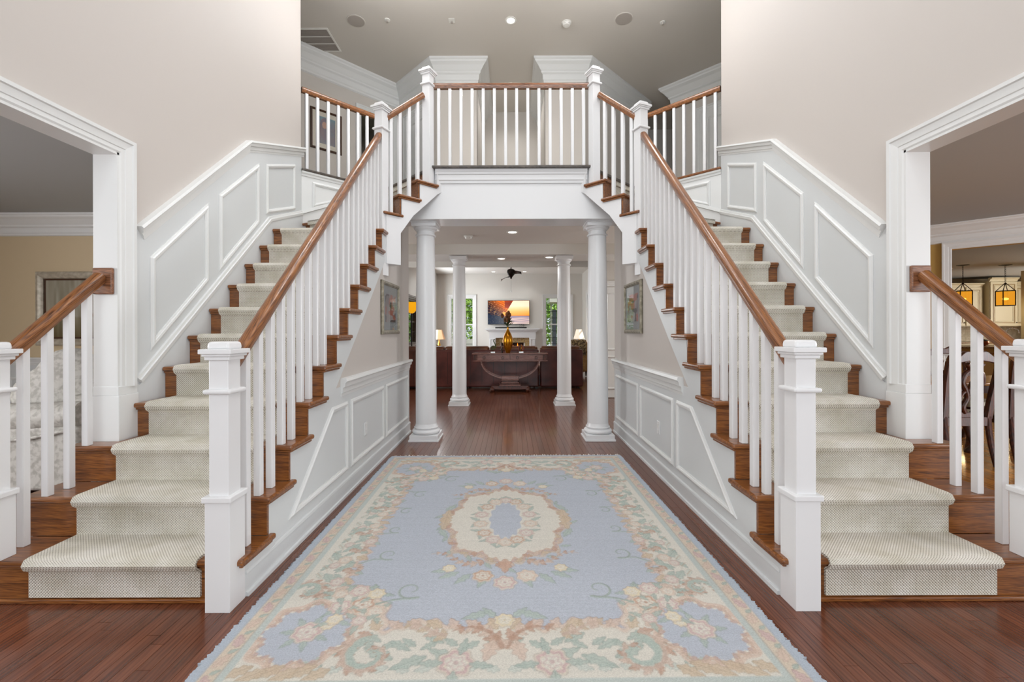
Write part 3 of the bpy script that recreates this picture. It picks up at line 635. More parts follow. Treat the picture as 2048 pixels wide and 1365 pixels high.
    MB().extrude([(c0.x, c0.y, 2.15), (c1.x, c1.y, 2.15), (c1.x, c1.y, 3.114), (c0.x, c0.y, 3.114)], LT * 0.10).build('panel_wall', 'white_trim', bw, sx=s)
    def bp(d, z): return (d - 0.0007, 7.319 - d - 0.0007, z)
    MB().sweep([bp(2.293, 2.745), bp(2.293, 2.996), bp(1.92, 2.996), bp(1.92, 2.965), ][::1], PANEL, nb, True).build('panel_moulding', 'white_trim', bw, sx=s)
    MB().sweep([(c0.x, c0.y, 3.114), (c1.x, c1.y, 3.114)], [(-0.004, 0), (0.0, 0.026), (-0.02, 0.024), (-0.03, 0.012), (-0.05, 0.010), (-0.055, 0.0)], nb).build('top_moulding', 'white_trim', bw, sx=s)
    MB().sweep([bp(2.39, 2.640), bp(2.0, 2.90), bp(1.66, 3.20)][::-1], [(-0.02, 0), (-0.02, 0.014), (0.016, 0.018), (0.02, 0)], nb).build('skirt_moulding', 'white_trim', bw, sx=s)
    e0 = c0 - LT * 0.035; e1 = c1 - LT * 0.035
    MB().extrude([(e0.x, e0.y, 3.114), (e1.x, e1.y, 3.114), (e1.x, e1.y, 3.144), (e0.x, e0.y, 3.144)], LT * 0.14).build('nosing', 'dark_nosing' if side == 'left' else 'stair_wood_x', bw, sx=s, bevel=0.010, seg=3)

    # ---- carpet runner: one strip folded over every step
    X0, X1, t = 1.48, 2.29, 0.012
    path = [(Y1 + 0.030, 0.030)]
    for n in range(1, 12):
        z = n * RS; yf = yn(n); yr = yf + 0.030
        path += [(yr, z - 0.058), (yr - 0.008, z - 0.046), (yf + 0.004, z - 0.034), (yf - 0.004, z - 0.016), (yf + 0.004, z - 0.003), (yf + 0.022, z)]
        path += [(yn(n + 1) + 0.022, z), (yn(n + 1) + 0.030, z + 0.008)] if n < 11 else []
    P2 = [Vector((0, a, b_)) for a, b_ in path]; outp = []
    for i, p in enumerate(P2):
        tt = (P2[min(len(P2) - 1, i + 1)] - P2[max(0, i - 1)]).normalized(); nn = Vector((0, -tt.z, tt.y))
        outp.append(p + nn * t)
    mb = MB(); N = len(P2); xs = [X0 + (X1 - X0) * k / 10 for k in range(11)]
    vs = []; fs = []
    for k, x in enumerate(xs):
        for p in P2: vs.append((x, p.y, p.z))
        for p in outp: vs.append((x, p.y, p.z))
    for k in range(10):
        a0, a1 = k * 2 * N, (k + 1) * 2 * N
        for i in range(N - 1):
            fs.append((a0 + N + i, a0 + N + i + 1, a1 + N + i + 1, a1 + N + i)); fs.append((a0 + i, a1 + i, a1 + i + 1, a0 + i + 1))
        fs.append((a0, a0 + N, a1 + N, a1)); fs.append((a0 + N - 1, a1 + N - 1, a1 + 2 * N - 1, a0 + 2 * N - 1))
    for k in (0, 10):
        for i in range(N - 1): fs.append((k * 2 * N + i, k * 2 * N + i + 1, k * 2 * N + N + i + 1, k * 2 * N + N + i))
    mb.add(vs, fs)
    z = 11 * RS; yf = yn(11)
    mb.prism([(X0, yf + 0.02), (X1, yf + 0.02), (X1, 4.885), (X0, 4.50)], 'z', z + 0.001, z + t)
    # winder and the last steps
    def strip(pa, pb, fwd, zz, dep0, dep1):
        q = [pa - fwd * 0.012, pb - fwd * 0.012, pb + fwd * dep1, pa + fwd * dep0]
        mb.prism([(v.x, v.y) for v in q], 'z', zz - 0.001, zz + t)
        mb.extrude([(v.x, v.y, zz - 0.035) for v in (q[0], q[1])] + [(v.x, v.y, zz + t) for v in (q[1], q[0])], fwd * 0.012)
        r0, r1 = pa + fwd * 0.018, pb + fwd * 0.018
        mb.extrude([(r0.x, r0.y, zz - RS + 0.004), (r1.x, r1.y, zz - RS + 0.004), (r1.x, r1.y, zz - 0.03), (r0.x, r0.y, zz - 0.03)], fwd * 0.012)
    strip(T12A + d12 * 0.22, T12B - d12 * 0.11, n12, 12 * RS, 0.12, 0.42)
    for n in (13, 14): strip(bn(n) + LT * 0.21, bn(n) + LT * (WID - 0.12), F, n * RS, RUN + 0.02, RUN + 0.02)
    mb.build('stair_runner', 'runner_carpet', sx=s, bevel=0.0, smooth=True, angle=50, label='beige looped carpet runner laid down the %s staircase' % side, cat='carpet runner', group='stair runners', org=(s * 1.88, Y1, 0.03))

    # ---- inner railing from the floor newel to the bridge newel
    rl = thing('stair_railing', 'white baluster stair railing with oak handrail on the inner edge of the %s staircase' % side, 'railing', (s * 1.345, 2.032, 0), 'inner stair railings')
    newel(rl, 1.350, 2.032, 0.0, 0.515, 1.010, 1.240, 0.0, hw=0.045, hb=0.0572, s=s)
    newel(rl, 1.338, 4.459, 11 * RS - 0.45, None, 3.36, 3.628, math.radians(22.5), hw=0.048, s=s)
    newel(rl, 0.934, 4.863, 14 * RS, None, 4.045, 4.236, math.radians(22.5), hw=0.047, s=s)
    ze = lambda y: 1.585 + 0.9225 * (y - 2.5536) - 0.052
    y0, y1 = 2.075, 4.425
    MB().sweep([(1.345, y0, ze(y0)), (1.345, y1, ze(y1))], HRP, (-1, 0, 0)).build('handrail', 'rail_wood', rl, sx=s, smooth=True)
    for k in range(20):
        y = 2.178 + 0.1133 * k; n = int((y - Y1) / RUN) + 1
        baluster(rl, 1.345, y, n * RS, ze(y) + 0.012, s)
    ux0, ux1 = 1.290, 0.972; uz = lambda d: 3.55 + (3.962 - 3.55) * (1.275 - d) / (1.275 - 0.954) - 0.05
    MB().sweep([(ux0, 5.797 - ux0, uz(ux0)), (ux1, 5.797 - ux1, uz(ux1))], HRP, (-0.7071, -0.7071, 0)).build('handrail', 'rail_wood', rl, sx=s, smooth=True)
    for d, n in ((1.264, 12), (1.190, 13), (1.110, 13), (1.034, 14)):
        baluster(rl, d, 5.797 - d, n * RS, uz(d) + 0.012, s, math.radians(45))
    # ---- short outer railing in the opening
    rs = thing('side_railing', 'short white railing with oak handrail between outer newel and door jamb, %s staircase' % side, 'railing', (s * 2.465, 2.04, RS), 'outer railings at the stair foot')
    newel(rs, 2.466, 2.042, RS, 0.515, 1.010, 1.240, 0.0, hw=0.045, hb=0.0572, s=s)
    zo = lambda y: 1.204 + 0.93 * (y - 2.121) - 0.054
    MB().sweep([(2.462, 2.08, zo(2.08)), (2.458, 2.600, zo(2.600))], HRP, (-1, 0, 0)).build('handrail', 'rail_wood', rs, sx=s, smooth=True)
    MB().box(2.398, 2.518, 2.592, 2.613, 1.512, 1.672).build('rosette', 'rail_wood_flat', rs, sx=s, bevel=0.008)
    for y, n in ((2.178, 1), (2.292, 2), (2.404, 2), (2.506, 3)): baluster(rs, 2.463, y, n * RS, zo(y) + 0.012, s)
    # ---- balcony railing
    br = thing('balcony_railing', 'white baluster balcony railing on the %s side of the upper hall' % side, 'railing', (s * 2.0, 5.4, FLOOR2), 'upper balcony railings')
    KB = 7.395
    a, b_ = (2.394 - 0.0, KB - 2.394), (1.70, KB - 1.70)
    MB().sweep([(a[0] + 0.02, a[1] - 0.02, FLOOR2 + 0.90), (b_[0], b_[1], FLOOR2 + 0.90)], HRP, (-0.7071, -0.7071, 0)).build('handrail', 'rail_wood', br, sx=s, smooth=True)
    for k in range(8):
        y = 5.0205 + 0.0876 * k; baluster(br, KB - y, y, FLOOR2, FLOOR2 + 0.91, s, math.radians(45), 0.0165)
    newel(br, 1.672, KB - 1.672, FLOOR2, None, FLOOR2 + 0.80, FLOOR2 + 1.06, math.radians(45), hw=0.045, s=s)
# ---- bridge railing
bg_ = thing('bridge_railing', 'white baluster railing with level oak handrail across the bridge', 'railing', (0, 4.9, FLOOR2))
MB().sweep([(-0.885, 4.90, FLOOR2 + 0.885), (0.885, 4.90, FLOOR2 + 0.885)], HRP, (0, 1, 0)).build('handrail', 'rail_wood_flat', bg_, smooth=True)
for k in range(14): baluster(bg_, -0.819 + 0.126 * k, 4.90, FLOOR2, FLOOR2 + 0.89, 1, 0, 0.0165)

# ================================================================== columns
def column(x, y, label, grp):
    t = thing('column', label, 'column', (x, y, 0), grp)
    MB().box(x - 0.176, x + 0.176, y - 0.176, y + 0.176, 0, 0.022).box(x - 0.165, x + 0.165, y - 0.165, y + 0.165, 0.022, 0.072).build('plinth', 'white_gloss', t, bevel=0.004)
    pr = [(0.160, 0.072)]
    for k in range(9):
        a = math.pi * k / 8; pr.append((0.140 + 0.024 * math.sin(a), 0.074 + 0.050 * (1 - math.cos(a)) / 2))
    pr += [(0.132, 0.128), (0.132, 0.136), (0.140, 0.138), (0.142, 0.148), (0.134, 0.152), (0.127, 0.170), (0.1225, 0.19)]
    MB().lathe(x, y, pr, 40).build('base_torus', 'white_gloss', t, smooth=True, angle=40)
    MB().lathe(x, y, [(0.1225, 0.188), (0.1222, 0.6), (0.119, 1.2), (0.113, 1.8), (0.105, 2.36), (0.104, 2.405)], 40).build('shaft', 'white_gloss', t, smooth=True)
    MB().lathe(x, y, [(0.104, 2.400), (0.112, 2.402), (0.120, 2.408), (0.122, 2.414), (0.118, 2.422), (0.106, 2.426), (0.104, 2.432), (0.104, 2.462), (0.112, 2.466), (0.114, 2.474), (0.122, 2.476), (0.134, 2.490), (0.140, 2.506)], 40).build('capital', 'white_gloss', t, smooth=True, angle=40)
    MB().box(x - 0.142, x + 0.142, y - 0.142, y + 0.142, 2.505, 2.545).box(x - 0.150, x + 0.150, y - 0.150, y + 0.150, 2.545, 2.5605).build('abacus', 'white_gloss', t, bevel=0.003)
for s, side in SIDES:
    column(s * 1.022, 5.156, 'white round front column standing just behind the rug on the %s' % side, 'hall columns')
    column(s * 0.908, 7.50, 'white round rear column near the leather sofa on the %s' % side, 'hall columns')
# ================================================================== rug with carved floral pattern
def make_rug():
    W, L, h = 2.33, 2.96, 0.0048
    nx, ny = int(W / h), int(L / h)
    u = (np.arange(nx + 1) / nx - 0.5) * W; v = (np.arange(ny + 1) / ny - 0.5) * L
    U, V = np.meshgrid(u, v); AU, AV = np.abs(U), np.abs(V)
    S = lambda c: np.array(lin(c)[:3], dtype=np.float32)
    BLUE, CREAM, PEACH, PINK = S((175, 180, 189)), S((205, 201, 191)), S((200, 180, 166)), S((192, 168, 165))
    GREEN, TAN, SAGE, RUST, EDGE = S((168, 179, 171)), S((192, 174, 152)), S((180, 187, 183)), S((186, 156, 138)), S((170, 178, 188))
    YEL = S((208, 195, 166))
    C = np.empty(U.shape + (3,), dtype=np.float32); C[:] = BLUE; H = np.zeros(U.shape, dtype=np.float32)
    def put(mask, col, hh=None, a=1.0):
        m = (np.clip(mask, 0, 1) * a)[..., None]; C[:] = C * (1 - m) + col * m
        if hh is not None: H[:] = np.maximum(H, np.clip(mask, 0, 1) * hh)
    sm = lambda d, w=0.006: np.clip(0.5 - d / w, 0, 1)
    ei = np.minimum(W / 2 - AU, L / 2 - AV)                       # distance to the rug edge
    # field boundary: scalloped line between the cream border and the blue field
    d1 = 0.80 - AU + 0.026 * np.cos(2 * np.pi * V / 0.30) + 0.012 * np.cos(2 * np.pi * V / 0.075 + 0.8)
    d2 = 1.04 - AV + 0.030 * np.cos(2 * np.pi * U / 0.34 + np.pi) + 0.012 * np.cos(2 * np.pi * U / 0.085)
    d3 = np.hypot(AU - 0.80, AV - 1.04) - 0.285 - 0.014 * np.cos(14 * np.arctan2(AV - 1.04, AU - 0.80))
    fb = -np.minimum(np.minimum(d1, d2), d3)
    put(sm(-fb), CREAM, 0.002)
    put(sm(np.abs(fb) - 0.007), RUST, 0.003, 0.45); put(sm(np.abs(fb - 0.014) - 0.008), PEACH, 0.003, 0.7); put(sm(np.abs(fb - 0.026) - 0.003), S((182, 170, 156)), 0, 0.5)
    # local stamps drawn on all four (or two) mirrored places
    def window_of(cx, cy, r):
        i0, i1 = max(0, int((cx - r + W / 2) / h)), min(nx + 1, int((cx + r + W / 2) / h) + 2)
        j0, j1 = max(0, int((cy - r + L / 2) / h)), min(ny + 1, int((cy + r + L / 2) / h) + 2)
        return slice(j0, j1), slice(i0, i1)
    def put_at(sl, mask, col, a=1.0, hh=0.003):
        m = (np.clip(mask, 0, 1) * a)[..., None]; C[sl] = C[sl] * (1 - m) + col * m; H[sl] = np.maximum(H[sl], np.clip(mask, 0, 1) * hh)
    def flower(cx, cy, r, ring, mid=CREAM, ph=0.0):
        sl = window_of(cx, cy, r * 1.5)
        if sl[0].stop <= sl[0].start or sl[1].stop <= sl[1].start: return
        x, y = U[sl] - cx, V[sl] - cy; d = np.hypot(x, y); a = np.arctan2(y, x) + ph
        put_at(sl, sm(d - r * (1.04 + 0.10 * np.cos(7 * a))), YEL * 0.3 + CREAM * 0.7, 0.95)
        put_at(sl, sm(np.abs(d - r * (0.80 + 0.09 * np.cos(7 * a))) - r * 0.13, 0.008), ring, 0.95)
        put_at(sl, sm(d - r * (0.60 + 0.07 * np.cos(6 * a + 1))), mid, 0.95)
        put_at(sl, sm(np.abs(d - r * (0.43 + 0.10 * np.cos(5 * a + 2))) - r * 0.07), ring, 0.6)
        put_at(sl, sm(d - r * 0.16), ring * 0.9, 0.85)
        put_at(sl, sm(np.abs(np.sin(3.5 * a)) * d - 0.002) * (d < r) * (d > 0.6 * r), ring * 0.85, 0.4, 0)
        put_at(sl, sm(np.abs(d - r * (1.06 + 0.10 * np.cos(7 * a))) - 0.0025), S((158, 140, 130)), 0.5, 0)
    def leaf(cx, cy, l, ang, col=GREEN, wd=0.34):
        sl = window_of(cx, cy, l)
        if sl[0].stop <= sl[0].start or sl[1].stop <= sl[1].start: return
        x, y = U[sl] - cx, V[sl] - cy; c, s_ = math.cos(ang), math.sin(ang); p, t = x * c + y * s_, -x * s_ + y * c
        pp = np.clip((p + l * 0.5) / l, 0, 1); wv = l * wd * np.sin(np.pi * pp ** 0.8) * (1 + 0.22 * np.cos(pp * 22))
        dd = np.abs(t) - wv * 0.5; dd = np.where(np.abs(p) > l * 0.5, 1, dd)
        put_at(sl, sm(dd), col, 0.85); put_at(sl, sm(np.abs(dd) - 0.002), col * 0.62, 0.55, 0); put_at(sl, sm(np.abs(t) - 0.0018) * (dd < 0), col * 0.7, 0.5, 0)
    def stroke(pts, wd, col, a=0.9, tooth=0.0):
        for k in range(len(pts) - 1):
            (x0, y0), (x1, y1) = pts[k], pts[k + 1]; f = k / max(1, len(pts) - 2); ww = wd * (1 - 0.75 * f)
            if tooth: ww *= 1 + tooth * math.sin(k * 1.9)
            cx, cy = (x0 + x1) / 2, (y0 + y1) / 2; sl = window_of(cx, cy, math.hypot(x1 - x0, y1 - y0) + ww + 0.02)
            if sl[0].stop <= sl[0].start or sl[1].stop <= sl[1].start: continue
            px, py = U[sl] - x0, V[sl] - y0; dx, dy = x1 - x0, y1 - y0; tt = np.clip((px * dx + py * dy) / (dx * dx + dy * dy + 1e-12), 0, 1)
            put_at(sl, sm(np.hypot(px - tt * dx, py - tt * dy) - ww), col, a)
    def acanthus(P, size, col, col2, a=0.8):
        # a scroll drawn as a thin spine with a fringe of curling leaflets on its outer side
        Q = [P[0]]
        for p in P[1:]:
            if math.hypot(p[0] - Q[-1][0], p[1] - Q[-1][1]) > size * 0.42: Q.append(p)
        n = len(Q)
        for k in range(n - 1):
            f = 1 - 0.6 * k / n; an = math.atan2(Q[k + 1][1] - Q[k][1], Q[k + 1][0] - Q[k][0])
            for sg in (1, -1):
                aa = an + sg * 0.95; l = size * f * (1.0 if sg > 0 else 0.75); leaf(Q[k][0] + 0.32 * l * math.cos(aa), Q[k][1] + 0.32 * l * math.sin(aa), l, aa, col if k % 2 else col2, 0.48)
        stroke(P, size * 0.15, col * 0.86, a)
    def spiral(cx, cy, r, a0, turns, sgn=1, n=26, tail=None):
        P = [(cx + r * (1 - 0.80 * k / n) * math.cos(a0 + sgn * turns * 2 * math.pi * k / n), cy + r * (1 - 0.80 * k / n) * math.sin(a0 + sgn * turns * 2 * math.pi * k / n)) for k in range(n + 1)]
        return (list(tail) if tail else []) + P
    def four(fn):
        for a in (1, -1):
            for b_ in (1, -1): fn(a, b_)
    def mir(P, a, b_): return [(x * a, y * b_) for x, y in P]
    rg = random.Random(5)
    # big acanthus scrolls and small flowers strewn along the cream border
    def border(a, b_):
        r2 = random.Random(11)
        for k in range(11):                                    # acanthus teeth along the inner edge, small sprigs in the border
            y = 0.04 + 0.075 * k
            leaf(a * 0.80, b_ * y, 0.085, math.atan2(b_ * (0.9 if k % 2 else 0.3), -a * 0.6), PEACH if k % 3 else TAN, 0.55); leaf(a * (0.865 + 0.02 * (k % 2)), b_ * (y + 0.03), 0.07, math.atan2(b_ * 0.8, a * (1 if k % 2 else -1)), GREEN, 0.4)
            leaf(a * 0.965, b_ * (y + 0.02), 0.075, math.atan2(b_ * 0.9, a * (0.4 if k % 2 else -0.4)), GREEN if k % 2 else S((196, 200, 190)), 0.4)
            stroke(mir([(0.985, y), (0.955, y + 0.03), (0.94, y + 0.065)], a, b_), 0.004, S((176, 158, 140)), 0.6)
            if k % 3 == 1: flower(a * 0.925, b_ * y, 0.028, PINK)
        for k in range(9):
            x = 0.05 + 0.085 * k; leaf(a * x, b_ * 1.04, 0.09, math.atan2(-b_ * 0.6, a * (0.9 if k % 2 else 0.3)), PEACH if k % 3 else TAN, 0.55); leaf(a * x, b_ * (1.15 + 0.02 * (k % 2)), 0.08, math.atan2(b_ * (0.7 if k % 2 else -0.7), a), GREEN, 0.4); leaf(a * x, b_ * 1.29, 0.075, math.atan2(b_ * (0.3 if k % 2 else -0.3), a), S((190, 196, 188)), 0.45)
        for k in range(9):                                     # long sides
            y = 0.06 + 0.105 * k; x = 0.90 + 0.045 * math.sin(k * 2.1)
            leaf(a * x, b_ * y, 0.13, math.atan2(b_ * 0.7, a * (0.5 if k % 2 else -0.6)), GREEN)
            leaf(a * (x - 0.07), b_ * (y + 0.04), 0.10, math.atan2(b_ * -0.4, a * 0.8), GREEN)
            if k % 2 == 0: flower(a * (x - 0.05), b_ * (y + 0.03), 0.036, PINK if k % 4 else PEACH)
            else: acanthus(mir(spiral(x - 0.06, y, 0.055, 0.3, 0.8), a, b_), 0.042, PEACH, RUST)
        for k in range(5):                                     # short sides
            x = 0.24 + 0.13 * k; y = 1.22 + 0.04 * math.sin(k * 1.7)
            leaf(a * x, b_ * y, 0.15, math.atan2(b_ * (0.5 if k % 2 else -0.5), a), GREEN); leaf(a * (x + 0.05), b_ * (y - 0.09), 0.11, math.atan2(b_ * 0.6, -a), GREEN)
        # corner medallion
        cx, cy = 0.835, 1.085
        sl = window_of(a * cx, b_ * cy, 0.3); x, y = U[sl] - a * cx, V[sl] - b_ * cy; d = np.hypot(x, y); an = np.arctan2(y * b_, x * a)
        put_at(sl, sm(d - (0.178 + 0.012 * np.cos(9 * an) + 0.010 * np.cos(27 * an))), BLUE, 1.0, 0.001)
        put_at(sl, sm(np.abs(d - (0.188 + 0.016 * np.cos(9 * an))) - 0.014 * (1.1 + 0.6 * np.cos(27 * an))), RUST, 0.7)
        put_at(sl, sm(np.abs(d - (0.208 + 0.014 * np.cos(9 * an))) - 0.010), PEACH, 0.85)
        for k in range(7): leaf(a * (cx + 0.075 * math.cos(k * 0.9)), b_ * (cy + 0.075 * math.sin(k * 0.9)), 0.085, math.atan2(b_ * math.sin(k * 0.9), a * math.cos(k * 0.9)), GREEN)
        flower(a * cx, b_ * cy, 0.058, PINK); flower(a * (cx - 0.07), b_ * (cy - 0.045), 0.030, YEL)
        # C scroll beside the corner medallion and the acanthus under it
        acanthus(mir(spiral(0.53, 1.215, 0.125, -1.2, 1.05), a, b_), 0.075, PEACH, RUST); stroke(mir(spiral(0.53, 1.215, 0.095, -1.2, 0.9), a, b_), 0.017, GREEN, 0.8, 0.3)
        acanthus(mir(spiral(0.96, 0.80, 0.105, 0.4, 1.0, -1), a, b_), 0.062, PEACH, RUST); stroke(mir(spiral(0.96, 0.80, 0.085, 0.4, 0.9, -1), a, b_), 0.014, GREEN, 0.8, 0.3)
        for k in range(6): leaf(a * (0.70 + 0.06 * k), b_ * (1.315 - 0.018 * (k % 2)), 0.11, math.atan2(b_ * 0.5, a * 0.8), TAN, 0.45)
        # flower bunch on the inner side of the corner
        for dx, dy, r, c in ((0, 0, 0.058, RUST), (0.10, 0.01, 0.047, PINK), (-0.075, 0.05, 0.044, PEACH), (0.05, -0.11, 0.046, PINK), (-0.04, -0.085, 0.04, YEL), (0.135, -0.085, 0.034, PEACH), (-0.02, 0.11, 0.032, PINK), (0.09, 0.10, 0.034, YEL)):
            for q_ in range(3): leaf(a * (0.66 + dx + 0.055 * math.cos(q_ * 2.1 + dx * 30)), b_ * (0.905 + dy + 0.055 * math.sin(q_ * 2.1 + dx * 30)), 0.075, math.atan2(b_ * math.sin(q_ * 2.1 + dx * 30), a * math.cos(q_ * 2.1 + dx * 30)), GREEN)
            flower(a * (0.66 + dx), b_ * (0.905 + dy), r, c)
        # crest of acanthus at the middle of the short sides
        acanthus(mir([(0.01, 1.18), (0.03, 1.13), (0.06, 1.095), (0.10, 1.07), (0.14, 1.06), (0.18, 1.065), (0.22, 1.085)], a, b_), 0.085, RUST, PEACH)
        acanthus(mir([(0.25, 1.11), (0.29, 1.10), (0.33, 1.07), (0.37, 1.045), (0.41, 1.035), (0.45, 1.04), (0.49, 1.055)], a, b_), 0.07, PEACH, TAN)
        leaf(a * 0.06, b_ * 1.20, 0.12, math.atan2(b_ * 1, a * 0.3), PEACH, 0.5)
        flower(a * 0.185, b_ * 1.262, 0.066, PINK)
        for k in range(4): leaf(a * (0.185 + 0.10 * math.cos(k * 1.5)), b_ * (1.262 + 0.09 * math.sin(k * 1.5)), 0.10, math.atan2(b_ * math.sin(k * 1.5), a * math.cos(k * 1.5)), GREEN)
        leaf(a * 0.13, b_ * 0.985, 0.13, math.atan2(b_ * 0.4, a), GREEN); leaf(a * 0.07, b_ * 0.965, 0.10, math.atan2(-b_, a), GREEN)
        # green tendrils in the blue field
        stroke(mir(spiral(0.46, 0.79, 0.075, 2.2, 1.05, -1, tail=[(0.60, 0.90), (0.53, 0.87)]), a, b_), 0.007, GREEN * 0.82, 0.9)
        stroke(mir(spiral(0.66, 0.45, 0.062, 2.0, 1.05, -1, tail=[(0.80, 0.55), (0.73, 0.50)]), a, b_), 0.006, GREEN * 0.82, 0.9)
        stroke(mir(spiral(0.70, 0.14, 0.050, 2.0, 1.0, -1, tail=[(0.80, 0.20)]), a, b_), 0.006, GREEN * 0.82, 0.8)
    four(border)
    for b_ in (1, -1): flower(0, b_ * 1.02, 0.042, YEL)
    # centre medallion
    t2 = np.arctan2(V / 0.56, U / 0.40); qe = np.sqrt((U / 0.40) ** 2 + (V / 0.56) ** 2)
    wv = 0.055 * np.cos(8 * t2) + 0.03 * np.cos(24 * t2)
    fm = (qe - (0.93 + wv)) * 0.45
    put(sm(fm), CREAM, 0.003); put(sm(np.abs(fm - 0.004) - 0.013 * (1.1 + 0.6 * np.cos(44 * t2))), RUST, 0.003, 0.7); put(sm(np.abs(fm - 0.030) - 0.010 * (1 + 0.6 * np.cos(32 * t2))), TAN, 0.003, 0.7)
    qi = np.sqrt((U / 0.105) ** 2 + (V / 0.27) ** 2); put(sm((qi - 1 - 0.07 * np.cos(14 * np.arctan2(V / 0.27, U / 0.105))) * 0.12), BLUE, 0.001)
    for k in range(44):
        a = 2 * math.pi * (k + 0.5) / 44; rr = 0.96 + 0.055 * math.cos(8 * a)
        leaf(0.40 * rr * math.cos(a), 0.56 * rr * math.sin(a), 0.062, math.atan2(0.56 * math.cos(a), -0.40 * math.sin(a)) + 0.75 * (-1) ** k, (PEACH, TAN, RUST)[k % 3], 0.5)
        if k % 2: leaf(0.455 * rr * math.cos(a), 0.62 * rr * math.sin(a), 0.07, a + 0.8, GREEN, 0.36)
    for k in range(26):
        a = 2 * math.pi * k / 26; leaf(0.205 * math.cos(a), 0.36 * math.sin(a), 0.095, math.atan2(math.sin(a), math.cos(a)) + 0.7 * (-1) ** k, GREEN)
    for k in range(14):
        a = 2 * math.pi * (k + 0.5) / 14; flower(0.168 * math.cos(a), 0.32 * math.sin(a), 0.046, (PINK, PEACH, RUST)[k % 3], ph=k)
    for b_ in (1, -1):
        for k in range(9): leaf(0.34 * math.cos(math.pi * (k + 0.5) / 9), b_ * (0.60 + 0.13 * math.sin(math.pi * (k + 0.5) / 9)), 0.12, math.pi * (k + 0.5) / 9 * b_, GREEN)
        for x, y, r, c in ((-0.115, 0.675, 0.052, RUST), (0.115, 0.675, 0.052, PEACH), (0, 0.735, 0.055, PINK), (-0.30, 0.60, 0.034, YEL), (0.30, 0.60, 0.034, YEL)): flower(x, b_ * y, r, c)
        leaf(0, b_ * 0.58, 0.14, b_ * math.pi / 2, RUST, 0.5)
        for a in (1, -1):
            acanthus([(a * 0.13, b_ * 0.53), (a * 0.165, b_ * 0.55), (a * 0.20, b_ * 0.555), (a * 0.24, b_ * 0.54), (a * 0.275, b_ * 0.51), (a * 0.305, b_ * 0.47), (a * 0.34, b_ * 0.445), (a * 0.38, b_ * 0.435), (a * 0.42, b_ * 0.45)], 0.06, PEACH, RUST)
            leaf(a * 0.40, b_ * 0.06, 0.20, b_ * math.pi / 2, TAN, 0.35); leaf(a * 0.39, b_ * 0.20, 0.13, b_ * (math.pi / 2 + a * 0.5), GREEN)
    # guard stripes and the flowered outer band
    put(sm(ei - 0.140), SAGE, 0.0); put(sm(ei - 0.106), S((200, 187, 170)), 0.0); put(sm(np.abs(ei - 0.106) - 0.0035), S((176, 170, 160)), 0.0)
    n = 26
    for k in range(n):
        f = (k + 0.5) / n
        for sg in (1, -1):
            y = (f - 0.5) * (L - 0.16); x = sg * (W / 2 - 0.073)
            leaf(x, y, 0.082, math.pi / 2 + 0.35 * (-1) ** k, PEACH if k % 2 else PINK, 0.5); leaf(x + 0.012, y + 0.05, 0.04, 0.6, GREEN, 0.5)
            if k < 20:
                xx = ((k + 0.5) / 20 - 0.5) * (W - 0.16); yy = sg * (L / 2 - 0.073); leaf(xx, yy, 0.082, 0.35 * (-1) ** k, PEACH if k % 2 else PINK, 0.5)
    put(sm(ei - 0.040), EDGE, 0.002); put(sm(np.abs(ei - 0.041) - 0.003), S((160, 168, 178)), 0.0)
    C *= 1.10; C *= (0.97 + 0.05 * np.random.RandomState(3).rand(ny + 1, 1, 1) + 0.03 * np.random.RandomState(4).rand(ny + 1, nx + 1, 1)).astype(np.float32)
    # mesh: pile surface with carved relief
    Z = 0.011 + H; jx = 0.004 * np.random.RandomState(8).randn(ny + 1)
    X = U.copy(); X[:, 0] += jx; X[:, -1] -= jx
    ang = math.radians(0.55); cx, cy = -0.047, 2.922
    XX, YY = cx + X * math.cos(ang) - V * math.sin(ang), cy + X * math.sin(ang) + V * math.cos(ang)
    co = np.stack([XX - cx, YY - cy, Z], -1).reshape(-1, 3).astype(np.float32)
    idx = np.arange((nx + 1) * (ny + 1)).reshape(ny + 1, nx + 1)
    quads = np.stack([idx[:-1, :-1], idx[:-1, 1:], idx[1:, 1:], idx[1:, :-1]], -1).reshape(-1, 4)
    rim = np.concatenate([idx[0, :], idx[1:, -1], idx[-1, -2::-1], idx[-2:0:-1, 0]]); nb = len(co); nr = len(rim)
    low = co[rim].copy(); low[:, 2] = 0.0005; co = np.concatenate([co, low]); k = np.arange(nr); k1 = (k + 1) % nr
    quads = np.concatenate([quads, np.stack([rim[k1], rim[k], nb + k, nb + k1], -1)]).astype(np.int32)
    me = bpy.data.meshes.new('area_rug'); me.vertices.add(len(co)); me.vertices.foreach_set('co', co.ravel())
    me.loops.add(quads.size); me.loops.foreach_set('vertex_index', quads.ravel()); me.polygons.add(len(quads))
    me.polygons.foreach_set('loop_start', np.arange(0, quads.size, 4, dtype=np.int32)); me.polygons.foreach_set('use_smooth', np.ones(len(quads), dtype=bool)); me.update(calc_edges=True)
    col = np.ones((len(co), 4), dtype=np.float32); col[:nb, :3] = C.reshape(-1, 3); col[nb:, :3] = EDGE
    ca = me.color_attributes.new('rugcol', 'FLOAT_COLOR', 'POINT'); ca.data.foreach_set('color', col.ravel())
    me.materials.append(M['rug_wool']); o = bpy.data.objects.new('area_rug', me); COL.objects.link(o); o.location = (cx, cy, 0); WL[o.name] = Vector((cx, cy, 0))
    tag(o, 'pale blue and cream wool rug with carved floral border and central medallion', 'rug')
    # knotted fringe along the far edge, frayed side
    mb = MB(); rg = random.Random(2)
